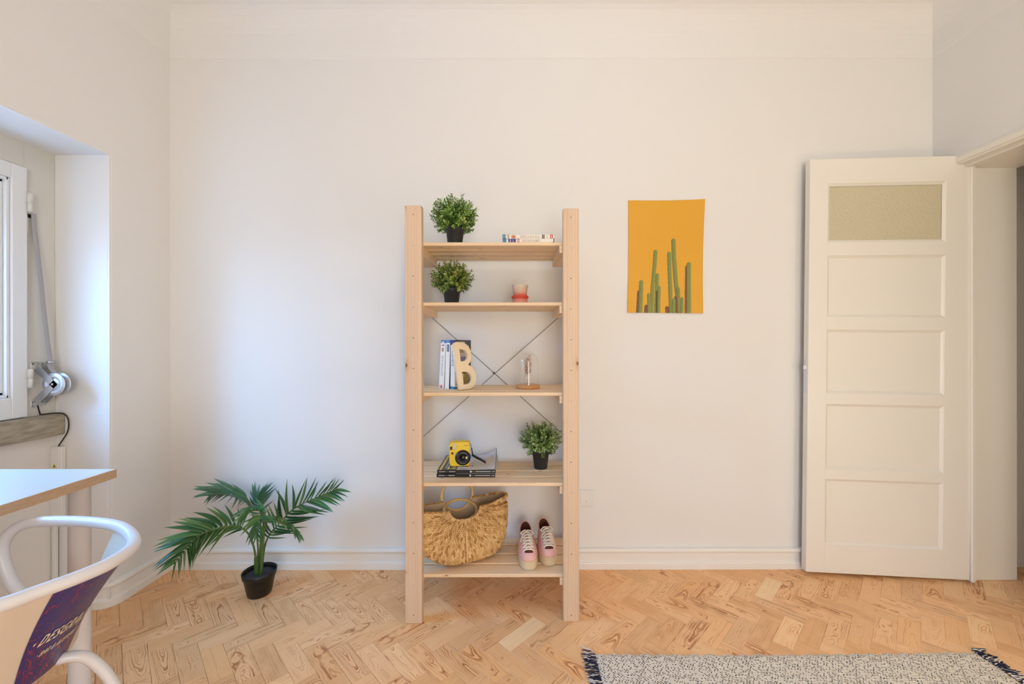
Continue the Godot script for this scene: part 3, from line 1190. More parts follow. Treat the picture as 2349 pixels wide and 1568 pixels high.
func build_rug() -> void:
	var t := thing("rug", "cream woven rug flecked with black, with a dark fringe at both ends", "rug", Vector3(0.98, 0, -1.0))
	var o := t.position
	var w := 504
	var data := PackedByteArray()
	data.resize(w * w * 3)
	var hd := PackedByteArray()
	hd.resize(w * w * 3)
	var n := FastNoiseLite.new()
	n.seed = 6
	n.frequency = 1.0
	var i := 0
	# woven loops in a twill; most of them are crossed by a short dark thread
	for y in w:
		for x in w:
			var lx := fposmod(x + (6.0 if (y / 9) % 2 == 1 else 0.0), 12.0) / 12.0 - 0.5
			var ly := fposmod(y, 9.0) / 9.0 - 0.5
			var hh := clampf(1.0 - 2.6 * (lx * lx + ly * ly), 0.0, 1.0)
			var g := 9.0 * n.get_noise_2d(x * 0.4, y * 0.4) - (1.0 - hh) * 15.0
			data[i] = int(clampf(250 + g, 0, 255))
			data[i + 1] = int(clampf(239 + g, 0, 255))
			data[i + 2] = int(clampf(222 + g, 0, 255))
			var hv := int((hh * 0.8 + 0.2) * 255)
			hd[i] = hv
			hd[i + 1] = hv
			hd[i + 2] = hv
			i += 3
	var hash := RandomNumberGenerator.new()
	hash.seed = 61
	for cy in 56:
		for cx in 36:
			if hash.randf() > 0.66:
				continue
			var px := cx * 14.0 + (7.0 if cy % 2 else 0.0) + hash.randf_range(-3.0, 3.0)
			var py := cy * 9.0 + hash.randf_range(-2.2, 2.2)
			var a := (0.75 if hash.randf() < 0.68 else -0.8) + hash.randf_range(-0.35, 0.35)
			var hl := hash.randf_range(2.8, 6.2)
			var hw := hash.randf_range(1.7, 2.5)
			for oy in range(-7, 8):
				for ox in range(-7, 8):
					var p := ox * cos(a) + oy * sin(a)
					var q := -ox * sin(a) + oy * cos(a)
					var dark := 1.0 - smoothstep(0.7, 1.15, sqrt(p * p / (hl * hl) + q * q / (hw * hw)))
					if dark > 0.0:
						var k := (posmod(int(py) + oy, w) * w + posmod(int(px) + ox, w)) * 3
						data[k] = int(lerpf(data[k], 46, dark))
						data[k + 1] = int(lerpf(data[k + 1], 41, dark))
						data[k + 2] = int(lerpf(data[k + 2], 44, dark))
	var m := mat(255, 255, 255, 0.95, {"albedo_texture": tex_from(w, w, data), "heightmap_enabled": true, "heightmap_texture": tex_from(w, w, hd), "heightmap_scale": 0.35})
	var st := mk()
	st.set_smooth_group(0)
	var nx := 120
	var ny := 60
	var rows := []
	for j in ny + 1:
		var row := []
		for k in nx + 1:
			var u := float(k) / nx
			var v := float(j) / ny
			var x := lerpf(0.277, 1.693, u)
			var far_edge := 1.497 + 0.0075 * u * u + 0.004 * n.get_noise_2d(u * 18.0, 3.0) + 0.0025 * sin(u * 150.0) - 0.006 * sin(u * PI)
			var d := lerpf(0.40, far_edge, v)
			var edge := minf(minf(u, 1.0 - u) * 80.0, minf(v, 1.0 - v) * 60.0)
			var y := 0.009 * clampf(sqrt(clampf(edge, 0.0, 1.0)), 0.0, 1.0) + 0.0008 * n.get_noise_2d(x * 60.0, d * 60.0) + 0.001
			row.append(Vector3(x, y, -d) - o)
		rows.append(row)
	for j in ny:
		for k in nx:
			var q := [[j, k], [j, k + 1], [j + 1, k + 1], [j + 1, k]]
			for tt in [[0, 2, 1], [0, 3, 2]]:
				for a in tt:
					var p: Vector3 = rows[q[a][0]][q[a][1]]
					st.set_uv(Vector2(p.x / 0.37, p.z / 0.37))
					st.add_vertex(p)
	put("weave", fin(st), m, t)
	# fringe: loose dark and pale yarns at both ends
	var r := RandomNumberGenerator.new()
	r.seed = 12
	st = mk()
	var bent := [Vector3(0, 0.008, 0), Vector3(0.25, 0.008, 0.02), Vector3(0.5, 0.006, -0.03), Vector3(0.75, 0.004, 0.05), Vector3(1, 0.003, 0.0)]
	tube(st, smooth_path(bent, 3), [0.05, 0.055, 0.055, 0.055, 0.055, 0.055, 0.055, 0.055, 0.055, 0.055, 0.05, 0.04, 0.03], 6)
	var yarn := fin(st)
	for side in [0, 1]:
		var places := []
		var cols := []
		for k in 520:
			var v := r.randf()
			var d := lerpf(0.41, 1.505 if side == 0 else 1.515, v)
			var ln := r.randf_range(0.036, 0.052)
			var x := 0.282 if side == 0 else 1.689
			var a := r.randf_range(-0.35, 0.6) if side == 0 else r.randf_range(-0.9, 0.5)
			var b := Basis(Vector3.UP, (PI if side == 0 else 0.0) + a * (1.0 if side == 1 else -1.0))
			b = b * Basis(Vector3(1, 0, 0), r.randf() * TAU)
			b = b.scaled_local(Vector3(ln, 0.034, 0.034))
			places.append(Transform3D(b, Vector3(x, 0.003 + r.randf() * 0.007, -d) - o))
			cols.append(lin(38, 38, 60) if r.randf() < 0.5 else lin(228, 216, 204))
		many("fringe", yarn, mat(255, 255, 255, 0.9, {"vertex_color_use_as_albedo": true}), t, places, cols)

func build_poster() -> void:
	var w := 440
	var h := 652
	var data := PackedByteArray()
	data.resize(w * h * 3)
	for i in range(0, data.size(), 3):
		data[i] = 226
		data[i + 1] = 167
		data[i + 2] = 42
	# columns: [points (x, y) from the foot up, width, kind]
	var cac := [
		[[325, 1455, 335, 1195], 40, 1], [[420, 1455, 425, 1360], 42, 1], [[897, 1455, 905, 905], 44, 1], [[680, 1455, 672, 1375], 56, 1],
		[[355, 1455, 363, 1075], 48, 0], [[490, 1455, 497, 1180, 520, 900, 528, 722], 46, 0], [[455, 1455, 454, 1225], 36, 0], [[540, 1455, 553, 995], 40, 0], [[548, 1455, 549, 1195], 18, 2], [[572, 1455, 574, 1140], 36, 0],
		[[718, 1455, 700, 1000, 690, 743], 46, 0], [[815, 1455, 775, 1120, 748, 800, 739, 592], 50, 0], [[785, 1455, 768, 1258], 32, 1], [[745, 1455, 748, 1285], 38, 0], [[812, 1455, 800, 1155], 38, 0], [[842, 1455, 846, 1270], 36, 0], [[925, 1455, 925, 868], 52, 0]]
	for c in cac:
		var p: Array = c[0]
		var np := p.size() / 2
		var ytop: float = p[p.size() - 1]
		for y in h:
			var v := 150.0 + 1305.0 * y / h
			if v < ytop:
				continue
			var cx: float = p[0]
			for k in range(np - 1):
				var y1: float = p[k * 2 + 1]
				var y2: float = p[k * 2 + 3]
				if v <= y1 and v >= y2:
					cx = lerpf(p[k * 2], p[k * 2 + 2], (y1 - v) / (y1 - y2))
			var hw: float = c[1] * 0.5
			if v - ytop < hw:
				hw *= sqrt(maxf(1.0 - pow(1.0 - (v - ytop) / hw, 2.0), 0.02))
			for x in range(maxi(0, int((cx - hw - 205.0) / 885.0 * w)), mini(w, int((cx + hw - 205.0) / 885.0 * w) + 1)):
				var q = ((205.0 + 885.0 * x / w) - cx) / (c[1] * 0.5)
				var i := (y * w + x) * 3
				if c[2] == 1:
					data[i] = 122
					data[i + 1] = 78
					data[i + 2] = 50
				elif c[2] == 2:
					data[i] = 66
					data[i + 1] = 62
					data[i + 2] = 26
				else:
					var s := 0.5 + 0.5 * cos(q * 9.0)
					s = s * 0.75 + 0.25 * (0.5 + 0.5 * q)
					if q < -0.78:
						s = -0.25
					data[i] = int(lerpf(98, 168, s))
					data[i + 1] = int(lerpf(108, 168, s))
					data[i + 2] = int(lerpf(46, 84, s))
	var tx := tex_from(w, h, data)
	var st := mk()
	st.set_smooth_group(0)
	var n := FastNoiseLite.new()
	n.seed = 2
	n.frequency = 1.6
	var tl := P(1441, 460, WD)
	var tr := P(1616, 458, WD)
	var bl := P(1439, 717, WD)
	var br := P(1611.5, 719, WD)
	var rows := []
	for j in 31:
		var row := []
		for k in 21:
			var u := k / 20.0
			var v := j / 30.0
			var p := tl.lerp(tr, u).lerp(bl.lerp(br, u), v)
			p.y -= 0.003 * sin(u * PI) * (1.0 - v)
			p.x -= 0.008 * sin(v * PI) * (u - 0.35)
			p.z += 0.002 + 0.004 * (v * v) * absf(u - 0.4) * 2.0 + 0.0015 * (1.0 + n.get_noise_2d(u * 2.0, v * 3.0)) + 0.006 * pow(u, 8.0) * (1.0 - v)
			row.append(p)
		rows.append(row)
	rows.reverse()
	grid(st, rows)
	var o := put("poster", fin(st), mat(255, 255, 255, 0.55, {"albedo_texture": tx, "uv1_scale": Vector3(1, -1, 1), "uv1_offset": Vector3(0, 1, 0)}))
	tag(o, "yellow paper poster of tall green cacti on the white wall", "poster")

func build_socket() -> void:
	var at := P(1343.5, 1141, WD)
	var t := thing("wall_socket", "square white wall socket low on the wall right of the shelf unit", "socket", at)
	var st := mk()
	box(st, Vector3(0, 0, 0.006), Vector3(0.081, 0.081, 0.012), 0.003)
	put("plate", fin(st), M.white_plastic, t)
	st = mk()
	box(st, Vector3(0, 0, 0.0125), Vector3(0.058, 0.058, 0.003), 0.001)
	put("inner_frame", fin(st), M.white_plastic, t)
	st = mk()
	lathe(st, Vector3(0, 0.004, 0.0125), [Vector2(0.022, 0.0), Vector2(0.0215, 0.0012), Vector2(0.020, 0.0012), Vector2(0.0195, -0.0005), Vector2(0.0, -0.0005)], 28, [], Basis(Vector3.RIGHT, PI / 2))
	put("socket_well", fin(st), mat(205, 203, 198, 0.4), t)
	for p in [Vector2(-0.0095, 0.007), Vector2(0.0095, 0.007), Vector2(0.0, 0.007)]:
		st = mk()
		disc(st, Vector3(p.x, p.y, 0.0132), 0.003, Vector3(0, 0, 1), 12)
		put("pin_hole", fin(st), M.dark, t)
	st = mk()
	box(st, Vector3(0, -0.014, 0.0135), Vector3(0.004, 0.010, 0.002), 0.0005)
	put("earth_pin", fin(st), M.steel, t)

func build_palm() -> void:
	var base := Vector3(-1.19, 0, -1.865)
	var t := thing("potted_palm", "small artificial palm with arching fronds in a black pot on the floor", "plant", base)
	var st := mk()
	lathe(st, Vector3.ZERO, [Vector2(0, 0.0), Vector2(0.046, 0), Vector2(0.049, 0.004), Vector2(0.0645, 0.082), Vector2(0.068, 0.083), Vector2(0.0715, 0.106), Vector2(0.0695, 0.1075), Vector2(0.0665, 0.106), Vector2(0.065, 0.088)], 40)
	put("pot", fin(st), mat(24, 25, 24, 0.4), t)
	st = mk()
	lathe(st, Vector3.ZERO, [Vector2(0.066, 0.086), Vector2(0.03, 0.089), Vector2(0.0, 0.089)], 32)
	put("filling", fin(st), mat(62, 68, 78, 0.8), t)
	# leaflet: folded blade along +x of length one, tip bending down; three bends
	var blades := []
	for bend in [0.03, 0.10, 0.2]:
		st = mk()
		var rows := []
		for k in 8:
			var f := k / 7.0
			var wd := 0.5 * sin(PI * pow(f * 0.94 + 0.06, 0.62)) * (1.0 if k < 7 else 0.05)
			var y: float = -bend * f * f
			rows.append([Vector3(f, y + wd * 0.35, wd), Vector3(f, y, 0), Vector3(f, y + wd * 0.35, -wd)])
		grid(st, rows, false, false, true)
		blades.append(fin(st))
	var greens := [mat(66, 114, 74, 0.36), mat(82, 132, 80, 0.36), mat(110, 148, 92, 0.38), mat(90, 138, 112, 0.33)]
	for g in greens:
		g.backlight_enabled = true
		g.backlight = Color(0.12, 0.2, 0.08)
	var stem := mat(84, 112, 52, 0.5)
	# fronds: pixel and depth of the midrib, leaflet length, side hint, leaf count, first leaf at
	var fr := [
		[[[588, 1308, 1.855], [581, 1251, 1.85], [562, 1215, 1.83], [530, 1206, 1.80], [484, 1215, 1.765], [452, 1231, 1.75], [428, 1257, 1.745], [400, 1292, 1.74]], 0.14, Vector3(0.3, 1.0, 0.25), 22, 0.3],
		[[[592, 1305, 1.885], [590, 1240, 1.90], [579, 1178, 1.93], [560, 1148, 1.96], [532, 1137, 1.98], [500, 1132, 1.985], [482, 1136, 1.985]], 0.115, Vector3(0.1, 0.8, 0.6), 15, 0.42],
		[[[596, 1306, 1.89], [597, 1235, 1.92], [598, 1185, 1.96], [596, 1150, 1.985], [596, 1136, 1.99]], 0.10, Vector3(1.0, 0.0, 0.3), 10, 0.5],
		[[[602, 1306, 1.875], [607, 1251, 1.89], [620, 1222, 1.90], [640, 1200, 1.915], [668, 1170, 1.93], [700, 1151, 1.94], [740, 1134, 1.945], [770, 1122, 1.945]], 0.132, Vector3(-0.55, 0.85, 0.1), 23, 0.24],
		[[[599, 1306, 1.855], [603, 1240, 1.84], [613, 1194, 1.82], [634, 1192, 1.79], [662, 1207, 1.77], [680, 1224, 1.765]], 0.085, Vector3(0.35, 0.55, 0.8), 11, 0.5],
		[[[598, 1308, 1.85], [604, 1240, 1.83], [606, 1196, 1.78], [600, 1190, 1.72], [592, 1205, 1.68], [590, 1225, 1.66]], 0.075, Vector3(1.0, 0.2, 0.2), 10, 0.4],
		[[[600, 1306, 1.86], [601, 1225, 1.84], [604, 1178, 1.80], [580, 1170, 1.75], [560, 1185, 1.72]], 0.08, Vector3(0.3, 0.5, 0.8), 9, 0.5],
	]
	var r := RandomNumberGenerator.new()
	r.seed = 21
	for fi in fr.size():
		var f = fr[fi]
		var cp := []
		for q in f[0]:
			cp.append(P(q[0], q[1], q[2]) - base)
		cp[0] = Vector3(cp[0].x * 0.55, 0.088, cp[0].z * 0.5)
		var path := smooth_path(cp, 8)
		var n := path.size()
		var rad := []
		for k in n:
			rad.append(lerpf(0.0055, 0.0012, pow(float(k) / (n - 1), 0.6)))
		st = mk()
		tube(st, path, rad, 8)
		var frond := put("frond", fin(st), stem, t)
		var count: int = f[3]
		for k in count:
			var g := float(k) / (count - 1)
			var at: float = lerpf(f[4], 0.99, g) * (n - 1)
			var i := mini(int(at), n - 2)
			var p: Vector3 = path[i].lerp(path[i + 1], at - i)
			var tan: Vector3 = (path[i + 1] - path[maxi(i - 1, 0)]).normalized()
			var side: Vector3 = (f[2] - tan * f[2].dot(tan)).normalized()
			var nor := tan.cross(side).normalized()
			for s in [-1.0, 1.0]:
				var ang := deg_to_rad(lerpf(64.0, 26.0, g) + r.randf_range(-6, 6))
				var lift := r.randf_range(-0.12, 0.2)
				var dir = (tan * cos(ang) + side * s * sin(ang) + nor * lift + Vector3(0, -0.06, 0)).normalized()
				var up = (nor - dir * nor.dot(dir)).normalized()
				if up.y < 0.0:
					up = -up
				var across = dir.cross(up)
				var len: float = f[1] * (0.62 + 0.5 * sin(PI * pow(g, 0.8))) * r.randf_range(0.9, 1.08)
				var wd := len * r.randf_range(0.062, 0.082)
				var leaf := put("leaflet", blades[r.randi() % 3], greens[(r.randi() % 3) if fi != 1 and fi != 2 else 3], frond)
				leaf.transform = Transform3D(Basis(dir * len, up * len, across * wd), p)
	# sheath where the stems leave the pot
	st = mk()
	tube(st, [Vector3(-0.008, 0.08, 0.004), Vector3(-0.009, 0.12, 0.005), Vector3(-0.012, 0.17, 0.006)], [0.0125, 0.0115, 0.008], 10)
	put("trunk", fin(st), mat(66, 98, 44, 0.55), t)

func boxwood(label: String, at: Vector3, turn: float, rx: float, ry: float, pal: Array, seedn: int) -> void:
	var t := thing("potted_bush", label, "plant", at, turn, "artificial bushes in black pots on the shelves")
	var st := mk()
	lathe(st, Vector3.ZERO, [Vector2(0, 0), Vector2(0.029, 0), Vector2(0.0305, 0.002), Vector2(0.0385, 0.066), Vector2(0.0405, 0.067), Vector2(0.042, 0.089), Vector2(0.0405, 0.09), Vector2(0.039, 0.089), Vector2(0.0375, 0.076)], 32)
	put("pot", fin(st), M.pot, t)
	st = mk()
	lathe(st, Vector3.ZERO, [Vector2(0.039, 0.074), Vector2(0, 0.078)], 20)
	put("soil", fin(st), M.dark, t)
	var r := RandomNumberGenerator.new()
	r.seed = seedn
	# leaf: a small folded blade
	st = mk()
	var rows := []
	for q in [[0.0, 0.06], [0.3, 0.42], [0.65, 0.5], [1.0, 0.05]]:
		rows.append([Vector3(q[0], q[1] * 0.5, q[1]), Vector3(q[0], 0, 0), Vector3(q[0], q[1] * 0.5, -q[1])])
	grid(st, rows, false, false, true)
	var leaf := fin(st)
	var twigs := mk()
	var places := []
	var cols := []
	var c := Vector3(0, 0.135, 0)
	var root := Vector3(0, 0.07, 0)
	for k in 250:
		# ends spread evenly over a flattened ball, open below
		var z := 1.0 - 2.0 * (k + 0.5) / 250.0
		var ph := k * 2.39996 + r.randf_range(-0.25, 0.25)
		var rr := sqrt(1.0 - z * z)
		var dirv := Vector3(rr * cos(ph), z, rr * sin(ph))
		var reach := r.randf_range(0.72, 1.05) if k % 3 else r.randf_range(0.45, 0.7)
		var tip := c + Vector3(dirv.x * rx, dirv.y * ry, dirv.z * rx) * reach
		if tip.y < 0.072 + 0.02 * r.randf() and Vector2(tip.x, tip.z).length() < 0.055:
			continue
		tip.y = maxf(tip.y, 0.068)
		var mid := root.lerp(tip, 0.5) + Vector3(0, 0.012, 0) + Vector3(r.randf_range(-1, 1), r.randf_range(-1, 1), r.randf_range(-1, 1)) * 0.006
		var path := smooth_path([root, mid, tip], 4)
		tube(twigs, path, 0.0006, 4, false, false)
		var tint := r.randf()
		for j in 13:
			var f := 0.40 + 0.60 * j / 12.0
			var a := f * (path.size() - 1)
			var i := mini(int(a), path.size() - 2)
			var p: Vector3 = path[i].lerp(path[i + 1], a - i)
			var tan: Vector3 = (path[i + 1] - path[i]).normalized()
			var u := tan.cross(Vector3(r.randf_range(-1, 1), r.randf_range(-1, 1), r.randf_range(-1, 1))).normalized()
			for s in [-1.0, 1.0]:
				var d = (tan * r.randf_range(0.35, 0.9) + u * s).normalized()
				var up = d.cross(tan.cross(u)).normalized()
				var ac = d.cross(up)
				var ln := r.randf_range(0.0095, 0.014)
				places.append(Transform3D(Basis(d * ln, up * ln * 0.3, ac * ln * 0.52), p))
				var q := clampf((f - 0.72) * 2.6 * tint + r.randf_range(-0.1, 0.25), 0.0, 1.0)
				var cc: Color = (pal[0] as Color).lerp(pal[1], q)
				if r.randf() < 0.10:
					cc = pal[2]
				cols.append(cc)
	put("twigs", fin(twigs), mat(74, 92, 40, 0.7), t)
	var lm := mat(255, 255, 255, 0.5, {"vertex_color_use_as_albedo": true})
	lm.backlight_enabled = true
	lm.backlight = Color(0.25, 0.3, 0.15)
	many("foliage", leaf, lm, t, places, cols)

func build_pot_plants() -> void:
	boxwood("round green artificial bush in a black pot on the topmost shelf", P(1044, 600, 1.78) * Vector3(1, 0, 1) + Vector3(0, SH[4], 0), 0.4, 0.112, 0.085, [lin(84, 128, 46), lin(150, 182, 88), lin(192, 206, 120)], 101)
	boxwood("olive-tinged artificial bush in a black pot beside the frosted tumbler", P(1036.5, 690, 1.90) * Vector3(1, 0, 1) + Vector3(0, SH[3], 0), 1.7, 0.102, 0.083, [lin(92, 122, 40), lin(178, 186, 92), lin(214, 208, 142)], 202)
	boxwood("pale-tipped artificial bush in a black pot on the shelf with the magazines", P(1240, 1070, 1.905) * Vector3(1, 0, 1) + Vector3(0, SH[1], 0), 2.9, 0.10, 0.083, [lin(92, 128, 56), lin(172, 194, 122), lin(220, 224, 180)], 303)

# a bound book: local x along the spine (w), y thickness (h), -z away from the spine (dep); spine faces +z
func book(n: String, label: String, w: float, h: float, dep: float, cover: Material, spine: Material, parent_at: Vector3, basis: Basis, group: String, top: Material = null) -> Node3D:
	var t := thing(n, label, "book", parent_at, 0.0, group)
	t.basis = basis
	var st := mk()
	for s in [0.0006, h - 0.0006]:
		box(st, Vector3(0, s, -dep / 2), Vector3(w, 0.0012, dep), 0.0004)
	put("cover", fin(st), cover, t)
	st = mk()
	var row := []
	for q in [[0.0, -0.002], [0.0, 0.0], [0.25, 0.0012], [0.75, 0.0012], [1.0, 0.0], [1.0, -0.002]]:
		row.append([Vector3(-w / 2, q[0] * h, q[1]), Vector3(w / 2, q[0] * h, q[1])])
	grid(st, row)
	put("spine", fin(st), spine, t)
	st = mk()
	box(st, Vector3(0, h / 2, -dep / 2 - 0.001), Vector3(w - 0.005, h - 0.0024, dep - 0.004), 0.0004)
	put("pages", fin(st), M.paper, t)
	return t

# picture of flat print: background, then rectangles [x0, y0, x1, y1, colour] in fractions
func print_tex(w: int, h: int, bg: Color, rects: Array, noise := []) -> ImageTexture:
	var im := Image.create_empty(w, h, false, Image.FORMAT_RGB8)
	im.fill(bg)
	for q in rects:
		im.fill_rect(Rect2i(int(q[0] * w), int(q[1] * h), maxi(1, int((q[2] - q[0]) * w)), maxi(1, int((q[3] - q[1]) * h))), q[4])
	for q in noise:   # speckled photographs: [x0, y0, x1, y1, colour a, colour b, frequency, seed]
		var n := FastNoiseLite.new()
		n.seed = q[7]
		n.frequency = q[6]
		for y in range(int(q[1] * h), int(q[3] * h)):
			for x in range(int(q[0] * w), int(q[2] * w)):
				im.set_pixel(x, y, (q[4] as Color).lerp(q[5], clampf(0.5 + 0.9 * n.get_noise_2d(x, y * 1.6), 0.0, 1.0)))
	return ImageTexture.create_from_image(im)

func c8(r: int, g: int, b: int) -> Color:
	return Color8(r, g, b)

func build_top_books() -> void:
	var white := c8(240, 232, 220)
	var face := Basis.IDENTITY
	var x := P(1213, 545, 1.718).x
	var sp1 := mat(255, 255, 255, 0.4, {"albedo_texture": print_tex(512, 48, white, [[0.0, 0.0, 0.012, 1.0, c8(30, 60, 80)], [0.012, 0.1, 0.07, 0.92, c8(120, 178, 205)], [0.03, 0.2, 0.045, 0.85, c8(50, 110, 150)], [0.095, 0.2, 0.105, 0.8, c8(110, 120, 80)], [0.115, 0.25, 0.13, 0.75, c8(130, 110, 80)], [0.165, 0.38, 0.26, 0.6, c8(205, 140, 110)], [0.19, 0.3, 0.235, 0.68, c8(190, 120, 90)], [0.765, 0.25, 0.785, 0.78, c8(70, 60, 55)], [0.79, 0.2, 0.815, 0.8, c8(90, 80, 70)], [0.855, 0.4, 0.865, 0.6, c8(150, 140, 120)], [0.92, 0.1, 0.972, 0.9, c8(200, 50, 55)], [0.935, 0.3, 0.955, 0.7, c8(240, 190, 185)]])})
	var sp2 := mat(255, 255, 255, 0.4, {"albedo_texture": print_tex(512, 48, white, [[0.0, 0.0, 0.012, 1.0, c8(30, 60, 80)], [0.012, 0.1, 0.075, 0.92, c8(110, 165, 200)], [0.03, 0.2, 0.05, 0.85, c8(40, 90, 140)], [0.105, 0.1, 0.25, 0.9, c8(70, 60, 130)], [0.135, 0.3, 0.155, 0.9, c8(200, 170, 190)], [0.19, 0.1, 0.2, 0.7, c8(220, 200, 220)], [0.275, 0.3, 0.32, 0.8, c8(215, 110, 90)], [0.288, 0.45, 0.306, 0.65, white], [0.965, 0.1, 0.985, 0.9, c8(90, 70, 70)], [0.93, 0.15, 0.968, 0.4, c8(200, 120, 130)]])})
	var b2 := book("guidebook", "white guidebook lying lowest of two on the topmost shelf", 0.222, 0.0185, 0.13, M.paper, sp2, Vector3(x + 0.0015, SH[4], -1.715), Basis(Vector3.UP, -0.02), "guidebooks lying on the topmost shelf")
	text("ESTOCOLMO", 0.0125, mat(150, 100, 66, 0.6), b2, Vector3(0.008, 0.0088, 0.0014), face, "Droid Serif", 400)
	var b1 := book("guidebook", "white guidebook with a red square on its spine, lying uppermost on the topmost shelf", 0.219, 0.0185, 0.13, M.paper, sp1, Vector3(x - 0.001, SH[4] + 0.0188, -1.719), Basis(Vector3.UP, 0.015), "guidebooks lying on the topmost shelf")
	text("ÁFRICA DO SUL", 0.0115, mat(150, 132, 100, 0.6), b1, Vector3(0.006, 0.0088, 0.0014), face, "Droid Serif", 400)

func build_vase() -> void:
	var at := P(1193, 690, 1.83) * Vector3(1, 0, 1) + Vector3(0, SH[3], 0)
	var st := mk()
	var pr := [Vector2(0, 0.001), Vector2(0.034, 0.001), Vector2(0.0385, 0.004), Vector2(0.0375, 0.009), Vector2(0.033, 0.022), Vector2(0.0325, 0.027), Vector2(0.0385, 0.033), Vector2(0.0395, 0.036), Vector2(0.037, 0.040), Vector2(0.031, 0.046), Vector2(0.030, 0.050), Vector2(0.0325, 0.062), Vector2(0.0365, 0.085), Vector2(0.0375, 0.0895), Vector2(0.0362, 0.0895), Vector2(0.031, 0.062), Vector2(0.028, 0.05), Vector2(0.026, 0.03), Vector2(0, 0.026)]
	var cc := []
	for p in pr:
		var y: float = p.y
		var c := lin(238, 165, 145)
		if y > 0.02:
			c = lin(238, 165, 145).lerp(lin(226, 78, 58), smoothstep(0.015, 0.034, y))
		if y > 0.036:
			c = lin(226, 84, 62).lerp(lin(226, 186, 160), smoothstep(0.038, 0.06, y))
		if y > 0.06:
			c = lin(226, 186, 160).lerp(lin(224, 212, 192), smoothstep(0.058, 0.085, y))
		cc.append(c)
	lathe(st, Vector3.ZERO, pr, 36, cc)
	var m := mat(255, 255, 255, 0.45, {"vertex_color_use_as_albedo": true})
	m.backlight_enabled = true
	m.backlight = Color(0.6, 0.6, 0.6)
	var o := put("glass_tumbler", fin(st), m)
	o.position = at
	tag(o, "frosted glass tumbler fading from red waist to pale rim on the second shelf", "vase")

